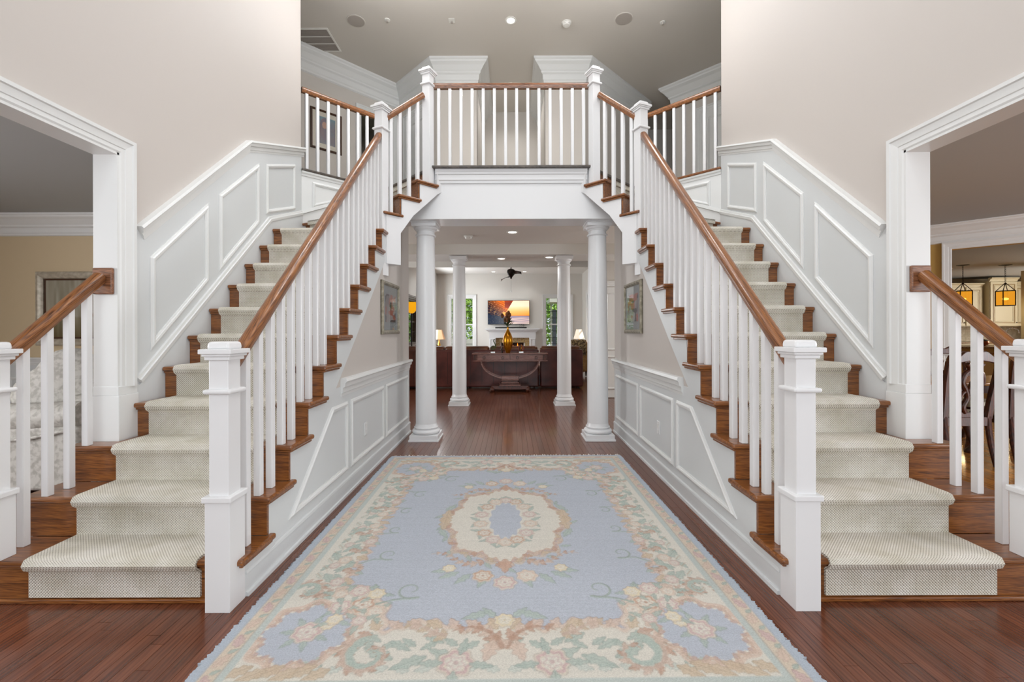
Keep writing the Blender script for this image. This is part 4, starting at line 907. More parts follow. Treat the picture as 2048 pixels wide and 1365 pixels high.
    for k in range(150):
        x = -W / 2 + W * (k + rg.random()) / 150; l = rg.uniform(0.012, 0.04) if rg.random() < 0.7 else 0.006; a = rg.uniform(-0.6, 0.6)
        y0 = L / 2 - 0.004; wx, wy = cx + x * math.cos(ang) - y0 * math.sin(ang), cy + x * math.sin(ang) + y0 * math.cos(ang)
        mb.tube([(wx, wy, 0.008), (wx + l * math.sin(a) * 0.5, wy + l * 0.6, 0.010 + rg.uniform(0, 0.010)), (wx + l * math.sin(a), wy + l, 0.003)], [0.0035, 0.0035, 0.002], 5)
    mb.build('fringe', 'fringe_white', o, kind='stuff')
make_rug()
# ================================================================== flat printed images: coloured grids on real flat things
def img_mat(name, emit=0.0, rough=0.4):
    m, ns, ls, b = base(name, (120, 120, 120), rough); at = nd(ns, 'ShaderNodeAttribute', attribute_name='img')
    ls.new(at.outputs['Color'], b.inputs['Base Color'])
    if emit: ls.new(at.outputs['Color'], b.inputs['Emission Color']); b.inputs['Emission Strength'].default_value = emit
img_mat('print', 0.0, 0.5); img_mat('screen', 0.85, 0.15)
def img_grid(name, mat, parent, p0, eu, ev, nu, nv, fn):
    p0, eu, ev = Vector(p0), Vector(eu), Vector(ev); vs = []; fs = []; cs = []
    for j in range(nv + 1):
        for i in range(nu + 1):
            vs.append(p0 + eu * (i / nu) + ev * (j / nv)); cs.append(lin(fn(i / nu, j / nv)))
    for j in range(nv):
        for i in range(nu): a = j * (nu + 1) + i; fs.append((a, a + 1, a + nu + 2, a + nu + 1))
    o = MB().add(vs, fs).build(name, mat, parent, norm=False)
    ca = o.data.color_attributes.new('img', 'FLOAT_COLOR', 'POINT'); ca.data.foreach_set('color', np.array(cs, dtype=np.float32).ravel()); return o
def mixc(a, b_, t): t = max(0, min(1, t)); return tuple(x + (y - x) * t for x, y in zip(a, b_))
def vnoise(x, y, s=0):
    def hsh(i, j): return (math.sin(i * 127.1 + j * 311.7 + s * 74.7) * 43758.5453) % 1.0
    i, j = math.floor(x), math.floor(y); f, g = x - i, y - j; f = f * f * (3 - 2 * f); g = g * g * (3 - 2 * g)
    return (hsh(i, j) * (1 - f) + hsh(i + 1, j) * f) * (1 - g) + (hsh(i, j + 1) * (1 - f) + hsh(i + 1, j + 1) * f) * g
FRAME = [(0, 0), (0, 0.018), (0.006, 0.026), (0.020, 0.030), (0.030, 0.022), (0.036, 0.014), (0.036, 0)]
def picture(name, label, p0, eu, ev, frame_mat, fw, matw, matmat, fn, n, scale=1.0, glass=True, grp=None, res=(40, 50)):
    # p0 lower-left outer corner, eu to the right, ev up, n outwards
    p0, eu, ev, n = Vector(p0), Vector(eu), Vector(ev), Vector(n); a, b_ = eu.normalized(), ev.normalized(); k = fw / 0.036
    t = thing(name, label, 'picture', p0 + eu * 0.5, grp)
    q = [p0, p0 + eu, p0 + eu + ev, p0 + ev]
    e = (q[1] - q[0]).normalized().cross(n); sg = 1 if e.dot(p0 + eu * 0.5 + ev * 0.5 - q[0]) > 0 else -1
    MB().sweep(q, [(u * k * sg, v * scale) for u, v in FRAME], n, True).build('frame', frame_mat, t)
    MB().extrude([x + n * 0.002 for x in q], n * 0.004).build('backing', 'dark_frame', t)
    i0 = p0 + a * fw + b_ * fw; iu, iv = a * (eu.length - 2 * fw), b_ * (ev.length - 2 * fw)
    if matw: MB().extrude([i0 + n * 0.006, i0 + iu + n * 0.006, i0 + iu + iv + n * 0.006, i0 + iv + n * 0.006], n * 0.003).build('mount', matmat, t)
    j0 = i0 + a * matw + b_ * matw + n * 0.0105
    img_grid('print', 'print', t, j0, a * (iu.length - 2 * matw), b_ * (iv.length - 2 * matw), res[0], res[1], fn)
    if glass: MB().extrude([i0 + n * 0.012, i0 + iu + n * 0.012, i0 + iu + iv + n * 0.012, i0 + iv + n * 0.012], n * 0.001).build('glazing', 'picture_glass', t)
    return t
def abstract(s):
    def fn(u, v):
        c = mixc((176, 178, 176), (120, 104, 104), vnoise(u * 3, v * 4, s)); k = vnoise(u * 5 + 9, v * 6, s + 3)
        if k > 0.62: c = mixc(c, (168, 84, 62), 0.8)
        if vnoise(u * 4, v * 7, s + 8) > 0.68: c = mixc(c, (40, 38, 42), 0.8)
        return c
    return fn
PX = 1.3095
picture('framed_picture', 'pewter framed abstract print on the left hall wall', (-PX, 4.315, 1.252), (0, 0.645, 0), (0, 0, 0.548), 'pewter_frame', 0.042, 0.085, 'mat_grey', abstract(1), (1, 0, 0), grp='hall pictures')
picture('framed_picture', 'pewter framed abstract print on the right hall wall', (PX, 4.96, 1.252), (0, -0.645, 0), (0, 0, 0.548), 'pewter_frame', 0.042, 0.085, 'mat_grey', abstract(5), (-1, 0, 0), grp='hall pictures')
def mother(u, v):
    c = mixc((74, 96, 130), (104, 84, 104), vnoise(u * 6, v * 7, 2)); c = mixc(c, (70, 150, 176), max(0, v - 0.62) * 2.2)
    d = math.hypot((u - 0.42) / 0.30, (v - 0.55) / 0.42)
    if d < 1: c = mixc((70, 66, 110), (110, 74, 96), vnoise(u * 9, v * 9, 4))
    if math.hypot(u - 0.40, v - 0.70) < 0.13: c = (196, 140, 116)
    if math.hypot(u - 0.62, v - 0.72) < 0.10: c = (94, 44, 40)
    return c
g0 = Vector((7.025 - 10.29, 7.025, 4.28)); ge = Vector((0.365, 0.365, 0)); gn = Vector((0.7071, -0.7071, 0))
picture('framed_picture', 'dark wood framed print with cream mount on the upper left hall wall', g0 + gn * 0.001, ge, (0, 0, 0.665), 'dark_frame', 0.035, 0.075, 'mat_cream', mother, gn)
def drips(u, v):
    c = mixc((158, 150, 132), (112, 104, 84), vnoise(u * 26, v * 2, 3)); c = mixc(c, (190, 186, 172), 0.6 * vnoise(u * 40, v * 3, 6))
    if v < 0.36: c = mixc(c, (92, 78, 44), 0.75 * (1 - v / 0.5) + 0.4 * vnoise(u * 30, v * 3, 1))
    if abs(v - 0.36 - 0.06 * vnoise(u * 6, 1, 5)) < 0.04 and u > 0.5: c = (120, 88, 44)
    return c
picture('wall_painting', 'tall abstract painting in a silver frame on the tan living room wall', (-5.955, 5.4415, 1.115), (1.15, 0, 0), (0, 0, 0.925), 'silver_frame', 0.085, 0.022, 'dark_frame', drips, (0, -1, 0), scale=1.8, glass=False, res=(90, 30))

# ================================================================== ceiling fittings
def can_light(x, y, z, label, power, r=0.062, ang=120, grp='recessed ceiling lights'):
    t = thing('recessed_light', label, 'ceiling light', (x, y, z), grp)
    MB().lathe(x, y, [(r, z - 0.001), (r + 0.028, z - 0.001), (r + 0.028, z - 0.006), (r + 0.004, z - 0.010), (r, z - 0.004)], 28, cap=False).build('trim_ring', 'plate_white', t, smooth=True)
    MB().lathe(x, y, [(r, z - 0.0045), (r * 0.6, z - 0.0058), (0.002, z - 0.006)], 28).build('lens', 'bulb_white', t)
    spot('recessed_lamp', (x, y, z - 0.03), power, ang)
can_light(0.0, 6.316, CEIL2, 'bright round recessed light in the upper hall ceiling', 75, 0.055)
can_light(0.015, 6.38, 2.742, 'round recessed light in the hall ceiling behind the bridge', 60)
can_light(-0.18, 7.68, 2.567, 'round recessed light in the header above the console table', 30)
can_light(0.66, 7.55, 2.567, 'round recessed light in the header beside the right rear column', 24)
can_light(-0.60, 14.45, 3.25, 'left recessed light in the great room ceiling by the television', 20)
can_light(0.44, 14.45, 3.25, 'right recessed light in the great room ceiling by the television', 20)
for x, y, lab in ((-1.5, 11.5, 'unseen'), (1.5, 11.5, 'unseen')): spot('great_room_fill', (x, y, 3.2), 78, 150, (0.94, 0.97, 1.0))  # fill spots without fixtures, added to lift the great room
for x in (-1.1, 1.1):
    for y in (0.6, 3.4): spot('foyer_fill_spot', (x, y, 5.72), 138, 150, (0.95, 0.98, 1.0), 0.6, 0.3)  # wide soft fill spots above the view, no fixtures, added for even brightness
for x in (-0.5, 0.5): point('foyer_fill_point', (x, 3.0, 4.35), 22, (0.95, 0.98, 1.0), 0.35)  # added fill points in mid-air, there is no chandelier
for x in (-1.3, 1.3): point('upper_hall_fill', (x, 4.75, 4.95), 78, (0.97, 0.98, 1.0), 0.3)  # fill points without fixtures, added to brighten the upper hall ceiling
spot('passage_fill', (0, 8.1, 5.76), 45, 150)  # fixtureless spot added to brighten the passage
for x, y, k in ((-2.26, 6.32, 'left'), (1.643, 6.29, 'right')):
    t = thing('ceiling_speaker', 'round flush ceiling speaker on the %s of the upper hall ceiling' % k, 'speaker', (x, y, CEIL2), 'ceiling speakers')
    MB().lathe(x, y, [(0.118, CEIL2 - 0.001), (0.130, CEIL2 - 0.001), (0.130, CEIL2 - 0.006), (0.118, CEIL2 - 0.008)], 36, cap=False).build('rim', 'ceiling_paint', t, smooth=True)
    MB().lathe(x, y, [(0.118, CEIL2 - 0.001), (0.118, CEIL2 - 0.007), (0.06, CEIL2 - 0.0085), (0.002, CEIL2 - 0.009)], 36).build('grille', 'vent_grey', t, smooth=True)
for x, y, lab in ((-1.80, 6.30, 'small white sprinkler head beside the left ceiling speaker'), (-0.862, 6.316, 'square plated sprinkler head left of the bright recessed light'), (2.238, 6.367, 'small white sprinkler head right of the right ceiling speaker')):
    t = thing('sprinkler', lab, 'sprinkler', (x, y, CEIL2), 'ceiling sprinklers')
    if x > -1 and x < 0: MB().box(x - 0.045, x + 0.045, y - 0.045, y + 0.045, CEIL2 - 0.006, CEIL2 - 0.001).build('escutcheon', 'plate_white', t, bevel=0.002)
    else: MB().lathe(x, y, [(0.042, CEIL2 - 0.001), (0.040, CEIL2 - 0.008), (0.022, CEIL2 - 0.012), (0.004, CEIL2 - 0.012)], 24).build('escutcheon', 'plate_white', t, smooth=True)
    MB().lathe(x, y, [(0.010, CEIL2 - 0.010), (0.010, CEIL2 - 0.03), (0.018, CEIL2 - 0.034), (0.018, CEIL2 - 0.038), (0.003, CEIL2 - 0.040)], 14).build('deflector', 'vent_grey', t, smooth=True)
def smoke(x, y, z, lab):
    t = thing('smoke_detector', lab, 'smoke detector', (x, y, z), 'smoke detectors')
    MB().lathe(x, y, [(0.072, z - 0.001), (0.072, z - 0.012), (0.066, z - 0.016)], 28).build('base_ring', 'plate_white', t, smooth=True)
    MB().lathe(x, y, [(0.058, z - 0.016), (0.056, z - 0.034), (0.046, z - 0.046), (0.004, z - 0.050)], 28).build('cover', 'plate_white', t, smooth=True)
    for k in range(6): a = k * math.pi / 3; MB().box(x + 0.052 * math.cos(a) - 0.006, x + 0.052 * math.cos(a) + 0.006, y + 0.052 * math.sin(a) - 0.006, y + 0.052 * math.sin(a) + 0.006, z - 0.036, z - 0.026).build('slot', 'vent_grey', t)
smoke(0.821, 6.37, CEIL2, 'white smoke detector on the upper hall ceiling right of the bright light')
smoke(-0.66, 6.65, 2.742, 'white smoke detector on the lower hall ceiling under the bridge')
t = thing('air_vent', 'rectangular three-section return air grille on the upper hall ceiling', 'vent', (-3.03, 6.73, CEIL2)); z = CEIL2
MB().box(-3.30, -2.76, 6.48, 6.98, z - 0.004, z - 0.001).build('backing', 'vent_grey', t)
fr = MB().box(-3.32, -2.74, 6.46, 6.485, z - 0.014, z - 0.001).box(-3.32, -2.74, 6.975, 7.0, z - 0.014, z - 0.001).box(-3.32, -3.295, 6.485, 6.975, z - 0.014, z - 0.001).box(-2.765, -2.74, 6.485, 6.975, z - 0.014, z - 0.001)
fr.build('frame', 'plate_white', t)
for yy in (6.645, 6.81): MB().box(-3.295, -2.765, yy - 0.006, yy + 0.006, z - 0.013, z - 0.001).build('divider', 'plate_white', t)
for k in range(30):
    yy = 6.492 + k * 0.0165; MB().box(-3.295, -2.765, yy, yy + 0.003, z - 0.011, z - 0.003).build('slat', 'vent_grey', t)
# ================================================================== great room
t = thing('ceiling_fan', 'dark bronze two-bladed ceiling fan hanging above the leather sofa', 'ceiling fan', (0.0, 11.5, 2.65)); fx, fy = -0.01, 11.5
MB().tube([(fx, fy, 3.25), (fx, fy, 2.90)], 0.014).build('down_rod', 'bronze', t)
MB().lathe(fx, fy, [(0.06, 3.25), (0.06, 3.20), (0.02, 3.16)], 20).build('canopy', 'bronze', t, smooth=True)
MB().lathe(fx, fy, [(0.02, 2.925), (0.06, 2.918), (0.100, 2.89), (0.112, 2.84), (0.104, 2.79), (0.07, 2.745), (0.03, 2.70), (0.026, 2.675), (0.018, 2.66), (0.004, 2.655)], 28).build('motor_housing', 'bronze', t, smooth=True)
def blade(a, z0, tilt):
    d = Vector((math.cos(a), math.sin(a), 0)); p = Vector((-d.y, d.x, 0)); N = 12; mb = MB(); vs = []; fs = []
    for k in range(N + 1):
        f = k / N; L = 0.03 + 0.30 * f; wd = 0.095 * math.sin(math.pi * (0.12 + 0.86 * f)) ; c = Vector((fx, fy, z0)) + d * L + Vector((0, 0, 0.02 - 0.09 * f * f + tilt * f))
        for sg in (-1, 1):
            for th in (0, 0.008): vs.append(c + p * (wd * sg) + Vector((0, 0, th - 0.03 * sg)))
    for k in range(N):
        o = k * 4; fs += [(o, o + 2, o + 6, o + 4), (o + 1, o + 5, o + 7, o + 3), (o, o + 4, o + 5, o + 1), (o + 2, o + 3, o + 7, o + 6)]
    fs += [(0, 1, 3, 2), (N * 4, N * 4 + 2, N * 4 + 3, N * 4 + 1)]
    MB().add(vs, fs).build('fan_blade', 'bronze', t, smooth=True)
blade(math.radians(-35), 2.79, 0.06); blade(math.radians(145), 2.70, 0.0)
MB().tube([(fx, fy, 2.66), (fx, fy, 2.34)], 0.0025, 5).lathe(fx, fy, [(0.002, 2.345), (0.008, 2.335), (0.006, 2.31), (0.001, 2.305)], 8).build('pull_chain', 'steel', t)
# television, sound bar
t = thing('television', 'flat wall television showing a beach sunset above the fireplace', 'television', (-0.10, 14.98, 1.48))
MB().box(-0.82, 0.62, 14.925, 14.985, 1.49, 2.32).build('bezel', 'black_plastic', t, bevel=0.006)
def sunset(u, v):
    c = mixc((255, 150, 24), (255, 236, 200), (v - 0.36) / 0.42)
    if v > 0.78: c = mixc(c, (250, 214, 190), (v - 0.78) * 3)
    if v < 0.36: c = mixc((246, 214, 190), (120, 104, 136), vnoise(u * 5, v * 46, 1) * 0.9)
    if 0.335 < v < 0.36: c = (96, 66, 92)
    edge = 0.62 - 0.25 * (1 - v) ** 0.7 if v > 0.5 else 0.41 + 0.06 * math.sin(v * 9)
    if v > 0.5: edge = 0.44 + 0.34 * (v - 0.5)
    if u < edge:
        d = u + 0.55 * v; c = mixc((14, 16, 40), (242, 112, 16), (d - 0.42) / 0.42)
        st = math.sin((v * 1.1 + u * 0.9) * 60 + 3 * vnoise(u * 6, v * 6, 3))
        if st > 0.2 and d > 0.3: c = mixc(c, (120, 52, 22), 0.55)
        if vnoise(u * 70, v * 44, 7) > 0.82: c = mixc(c, (250, 196, 120), 0.7)
        if v < 0.42 - 0.3 * u: c = mixc(c, (20, 40, 62), 0.7)
        if v > 0.86 - 0.4 * u and u > 0.40 and v > 0.55: c = mixc((176, 66, 26), (120, 40, 22), vnoise(u * 9, v * 9, 2))
    return c
img_grid('screen', 'screen', t, (-0.81, 14.923, 1.505), (1.42, 0, 0), (0, 0, 0.805), 140, 80, sunset)
for dx in (0.28, 0.34, 0.40): MB().tube([(dx, 14.97, 1.49), (dx + 0.03, 14.965, 1.44), (dx - 0.02, 14.96, 1.40), (dx + 0.05, 14.95, 1.385)], 0.006, 5).build('cable', 'black_plastic', t)
MB().box(-0.56, 0.52, 14.80, 14.89, 1.352, 1.40).build('sound_bar', 'black_plastic', bevel=0.012, label='long black sound bar lying on the white mantel', cat='sound bar')
# fireplace
t = thing('fireplace', 'white mantel fireplace with stone tile surround and burning logs', 'fireplace', (0.03, 14.9, 0)); FX = 0.03
MB().box(FX - 0.93, FX + 0.93, 14.74, 15.0, 1.305, 1.35).box(FX - 0.89, FX + 0.89, 14.78, 15.0, 1.27, 1.305).box(FX - 0.85, FX + 0.85, 14.82, 15.0, 1.235, 1.27).build('mantel_shelf', 'white_gloss', t, bevel=0.006)
MB().box(FX - 0.80, FX + 0.80, 14.86, 15.0, 1.03, 1.236).build('frieze', 'white_gloss', t)
for sg in (-1, 1):
    xc = FX + sg * 0.69
    lg = MB().box(xc - 0.11, xc + 0.11, 14.84, 15.0, 0, 1.03).build('pilaster', 'white_gloss', t)
    MB().sweep([(xc - 0.07, 14.84, 0.16), (xc - 0.07, 14.84, 0.98), (xc + 0.07, 14.84, 0.98), (xc + 0.07, 14.84, 0.16)], PANEL, (0, -1, 0), True).build('pilaster_panel', 'white_gloss', lg)
tw = 0.145
for k in range(8):
    x = FX - 0.58 + k * tw; MB().box(x + 0.003, x + tw - 0.003, 14.955, 14.985, 0.865, 1.028).build('tile', 'stone_tile', t)
for k in range(6):
    z = k * 0.144
    for x in (FX - 0.58, FX + 0.58 - tw): MB().box(x + 0.003, x + tw - 0.003, 14.955, 14.985, z + 0.003, z + 0.141).build('tile', 'stone_tile', t)
MB().box(FX - 0.435, FX + 0.435, 15.0, 15.5, 0.0, 0.02).box(FX - 0.435, FX + 0.435, 15.48, 15.5, 0.02, 0.90).box(FX - 0.46, FX - 0.435, 14.99, 15.5, 0, 0.90).box(FX + 0.435, FX + 0.46, 14.99, 15.5, 0, 0.9).box(FX - 0.435, FX + 0.435, 15.0, 15.5, 0.86, 0.9).build('firebox', 'black_metal', t)
for a, z in ((0.1, 0.12), (-0.15, 0.13), (0.05, 0.24)): MB().tube([(FX - 0.32, 15.2 + a, z), (FX, 15.22 + a * 0.3, z + 0.03), (FX + 0.32, 15.2 - a, z)], 0.05, 9).build('log', 'log', t)
for x, hgt in ((-0.30, 0.50), (-0.16, 0.60), (0.02, 0.56), (0.18, 0.64), (0.31, 0.52)):
    MB().lathe(FX + x, 15.18, [(0.01, 0.2), (0.06, 0.28), (0.05, 0.2 + hgt * 0.6), (0.015, 0.2 + hgt * 0.9), (0.002, 0.2 + hgt)], 9).build('flame', 'flame', t, smooth=True)
# leather sectional sofa seen from behind
t = thing('sofa', 'dark brown leather sectional sofa seen from behind the console table', 'sofa', (-0.3, 9.9, 0))
SX0, SX1 = -2.42, 1.575
for x0, x1 in ((SX0, 0.60), (0.63, SX1)):
    MB().box(x0, x1, 9.55, 9.72, 0.035, 0.86).build('back_panel', 'leather', t, bevel=0.03, seg=3, smooth=True)
for k in range(1, 12):
    x = SX0 + (0.60 - SX0) * k / 12; MB().box(x - 0.003, x + 0.003, 9.5485, 9.552, 0.10, 0.80).build('seam', 'black_plastic', t)
for x0, x1 in ((SX0 + 0.02, -1.5), (-1.49, -0.50), (-0.49, 0.58), (0.64, SX1 - 0.05)):
    MB().box(x0, x1, 9.60, 9.86, 0.70, 0.935).build('back_cushion', 'leather_top', t, bevel=0.06, seg=4, smooth=True)
    MB().box(x0, x1, 9.80, 10.5, 0.28, 0.50).build('seat_cushion', 'leather', t, bevel=0.05, seg=3, smooth=True)
MB().box(SX0, SX1, 9.72, 10.5, 0.035, 0.28).build('base_frame', 'leather', t, bevel=0.02)
MB().box(SX1 - 0.24, SX1, 9.60, 11.3, 0.09, 0.80).build('arm', 'leather', t, bevel=0.06, seg=4, smooth=True)
MB().box(SX1 - 0.9, SX1 - 0.2, 10.5, 11.3, 0.1, 0.48).build('chaise', 'leather', t, bevel=0.05, seg=3, smooth=True)
MB().box(SX1 - 0.42, SX1 - 0.02, 10.9, 11.35, 0.5, 0.96).build('side_back', 'leather_top', t, bevel=0.09, seg=4, smooth=True)
for x in (SX0 + 0.1, -1.0, 0.55, SX1 - 0.1):
    for y in (9.62, 10.4): MB().rbox(x, y, 0.03, 0.03, 0, 0.10).build('foot', 'black_metal', t)
for i, (x, y) in enumerate(((-1.95, 9.95),)):
    MB().ell((x, y, 0.90), (0.30, 0.16, 0.10)).build('sofa_pillow', 'throw_fabric', smooth=True, label='patterned brown pillow on the left end of the leather sofa', cat='pillow')
# armchair and throw
t = thing('armchair', 'tan upholstered armchair draped with a patterned throw near the right window', 'armchair', (1.80, 12.6, 0))
MB().box(1.42, 2.12, 12.05, 12.20, 0.12, 0.98).build('chair_back', 'tan_fabric', t, bevel=0.06, seg=4, smooth=True)
MB().box(1.42, 2.12, 12.15, 12.85, 0.12, 0.46).build('seat', 'tan_fabric', t, bevel=0.05, seg=3, smooth=True)
for x0 in (1.38, 2.02): MB().box(x0, x0 + 0.15, 12.08, 12.85, 0.12, 0.68).build('arm', 'tan_fabric', t, bevel=0.06, seg=4, smooth=True)
for x in (1.46, 2.08):
    for y in (12.12, 12.78): MB().lathe(x, y, [(0.016, 0), (0.026, 0.10), (0.03, 0.13)], 10).build('leg', 'bronze', t)
mb = MB(); vs = []; fs = []; rg = random.Random(3)
prof = [(12.02, 0.62), (12.03, 0.78), (12.035, 0.92), (12.06, 1.005), (12.13, 1.02), (12.21, 1.005), (12.235, 0.9), (12.25, 0.7)]
for j in range(9):
    for i, (y, z) in enumerate(prof): vs.append((1.60 + 0.06 * j, y + 0.010 * math.sin(j * 2.2), z + 0.008 * math.sin(j * 1.7 + i) - (0.05 * rg.random() if i in (0, 7) else 0)))
n = len(prof)
for j in range(8):
    for i in range(n - 1): fs.append((j * n + i, (j + 1) * n + i, (j + 1) * n + i + 1, j * n + i + 1))
o = mb.add(vs, fs).build('throw_blanket', 'throw_fabric', smooth=True, label='brown and cream patterned throw over the tan armchair back', cat='throw'); o.modifiers.new('solid', 'SOLIDIFY').thickness = 0.015
# console table and its ornaments
t = thing('console_table', 'cherry console table with drawers, U-shaped support and claw-foot base behind the sofa', 'table', (0.0, 9.15, 0)); cx = -0.035
MB().box(cx - 0.79, cx + 0.79, 8.95, 9.38, 0.785, 0.815).build('table_top', 'table_wood', t, bevel=0.006)
MB().box(cx - 0.77, cx + 0.77, 8.985, 9.36, 0.655, 0.786).build('apron', 'table_wood', t)
MB().box(cx - 0.78, cx + 0.78, 8.97, 9.37, 0.640, 0.657).build('apron_moulding', 'table_wood', t, bevel=0.004)
for sg in (-1, 1):
    dr = MB().box(cx + sg * 0.345 - 0.335, cx + sg * 0.345 + 0.335, 8.972, 8.99, 0.672, 0.775).build('drawer', 'table_wood', t, bevel=0.003)
    for q in (-0.195, 0.195):
        x = cx + sg * 0.345 + q; P = [(x + 0.025 * math.cos(k * math.pi / 8), 8.966, 0.718 + 0.025 * math.sin(k * math.pi / 8)) for k in range(17)]
        MB().tube(P, 0.004, 6).build('ring_pull', 'black_metal', dr)
        MB().ell((x, 8.968, 0.745), (0.008, 0.008, 0.008), 8, 5).build('rosette', 'black_metal', dr)
    MB().box(cx + sg * 0.725 - 0.04, cx + sg * 0.725 + 0.04, 8.976, 8.99, 0.668, 0.778).build('corner_block', 'cherry', t, bevel=0.003)
for y in (9.04, 9.30):
    P = [(cx + 0.60 * math.sin(a), y, 0.645 - 0.36 * (1 - (1 - math.cos(a)) / 1.0) if False else 0.645 - 0.37 * math.cos(a)) for a in [(-math.pi / 2) + math.pi * k / 24 for k in range(25)]]
    MB().sweep(P, [(-0.014, -0.022), (0.014, -0.022), (0.014, 0.022), (-0.014, 0.022)], (0, 1, 0)).build('curved_support', 'table_wood', t, smooth=True)
MB().box(cx - 0.175, cx + 0.175, 9.0, 9.34, 0.262, 0.335).build('support_block', 'table_wood', t, bevel=0.006)
for k, (hw, z0, z1) in enumerate(((0.185, 0.243, 0.262), (0.165, 0.205, 0.243), (0.185, 0.182, 0.205), (0.205, 0.155, 0.182), (0.225, 0.135, 0.155))):
    MB().box(cx - hw, cx + hw, 9.17 - hw * 0.95, 9.17 + hw * 0.95, z0, z1).build('pedestal_step', 'cherry' if k % 2 else 'table_wood', t, bevel=0.006)
MB().prism([(cx - 0.36, 0.135), (cx - 0.40, 0.10), (cx - 0.34, 0.06), (cx - 0.20, 0.055), (cx + 0.20, 0.055), (cx + 0.34, 0.06), (cx + 0.40, 0.10), (cx + 0.36, 0.135)], 'y', 8.985, 9.355).build('platform', 'cherry', t, bevel=0.006)
for sg in (-1, 1):
    for y in (9.0, 9.34):
        ft = MB().ell((cx + sg * 0.37, y, 0.055), (0.05, 0.05, 0.055)).build('claw_foot', 'cherry', t, smooth=True)
        for a in (-0.6, 0, 0.6): MB().ell((cx + sg * (0.405 + 0.01 * math.cos(a)), y - 0.03 * math.sin(a) - 0.018, 0.028), (0.018, 0.016, 0.028), 8, 6).build('toe', 'cherry', ft, smooth=True)
t = thing('gold_vase', 'tall gold bottle vase on the console table', 'vase', (-0.075, 9.18, 0.815)); vx, vy = -0.08, 9.18
MB().lathe(vx, vy, [(0.045, 0.8155), (0.062, 0.86), (0.088, 0.94), (0.106, 1.02), (0.109, 1.07), (0.098, 1.14), (0.070, 1.21), (0.038, 1.27), (0.020, 1.31), (0.017, 1.345), (0.024, 1.362), (0.018, 1.362), (0.012, 1.34)], 32).build('vase_body', 'gold', t, smooth=True)
t = thing('dried_bouquet', 'bunch of dried brown blooms and dark leaves in the gold vase', 'flowers', (vx, vy, 1.34)); rg = random.Random(9)
for k in range(15):
    a = rg.uniform(0, 6.28); r = rg.uniform(0.02, 0.125); z = rg.uniform(1.48, 1.68); MB().tube([(vx, vy, 1.30), (vx + r * 0.4 * math.cos(a), vy + r * 0.4 * math.sin(a), 1.45), (vx + r * math.cos(a), vy + r * math.sin(a), z)], 0.003, 5).build('stem', 'leaf_dark', t)
    MB().ell((vx + r * math.cos(a), vy + r * math.sin(a), z), (0.032, 0.032, 0.05), 10, 7, lambda d: 1 + 0.25 * math.sin(9 * d.x + 7 * d.z) * math.sin(8 * d.y)).build('bloom', 'dried_flower', t)
for k in range(34):
    a = rg.uniform(0, 6.28); e = rg.uniform(0.05, 0.14); z = rg.uniform(1.36, 1.5); b_ = Vector((vx + 0.012 * math.cos(a), vy + 0.012 * math.sin(a), z)); tip = b_ + Vector((e * math.cos(a), e * math.sin(a), rg.uniform(0.04, 0.11))); sd_ = Vector((-math.sin(a), math.cos(a), 0)) * 0.016; md = (b_ + tip) / 2 + Vector((0, 0, 0.012))
    MB().extrude([b_, md + sd_, tip, md - sd_], (0, 0, 0.002)).build('leaf', 'leaf_dark', t)
t = thing('glass_scroll', 'green glass scroll sculpture on clear base left of the gold vase', 'sculpture', (-0.385, 9.12, 0.815)); gx = -0.395
P = [(gx + (0.055 - 0.0022 * k) * math.cos(k * 0.5), 9.12, 0.91 + (0.055 - 0.0022 * k) * math.sin(k * 0.5)) for k in range(22)][::-1]
P += [(gx + 0.058, 9.12, 0.95), (gx + 0.045, 9.12, 1.0), (gx + 0.012, 9.12, 1.06), (gx + 0.015, 9.12, 1.09), (gx + 0.045, 9.12, 1.098)]
MB().tube(P, 0.0095, 8).build('scroll', 'leaf_dark', t, smooth=True)
MB().box(gx - 0.048, gx + 0.048, 9.085, 9.155, 0.8155, 0.842).build('glass_base', 'steel', t, bevel=0.004)
t = thing('glass_orb', 'red and amber glass orb sculpture on clear base right of the gold vase', 'sculpture', (0.195, 9.12, 0.815)); gx = 0.20
for j in range(4):
    a = j * math.pi / 4; P = [(gx + 0.052 * math.cos(q) * math.cos(a), 9.12 + 0.052 * math.cos(q) * math.sin(a), 0.907 + 0.065 * math.sin(q)) for q in [k * 2 * math.pi / 20 for k in range(21)]]
    MB().tube(P, 0.008, 7).build('glass_loop', ('terracotta', 'black_plastic', 'gold', 'terracotta')[j], t, smooth=True)
MB().box(gx - 0.048, gx + 0.048, 9.085, 9.155, 0.8155, 0.842).build('glass_base', 'steel', t, bevel=0.004)
t = thing('small_figurine', 'small dark twisted figurine at the left foot of the gold vase', 'figurine', (-0.205, 9.1, 0.815))
MB().tube([(-0.205, 9.1, 0.8155), (-0.195, 9.1, 0.85), (-0.22, 9.1, 0.88), (-0.20, 9.1, 0.915), (-0.205, 9.1, 0.95)], [0.016, 0.022, 0.014, 0.020, 0.006], 9).build('figure', 'bronze', t, smooth=True)
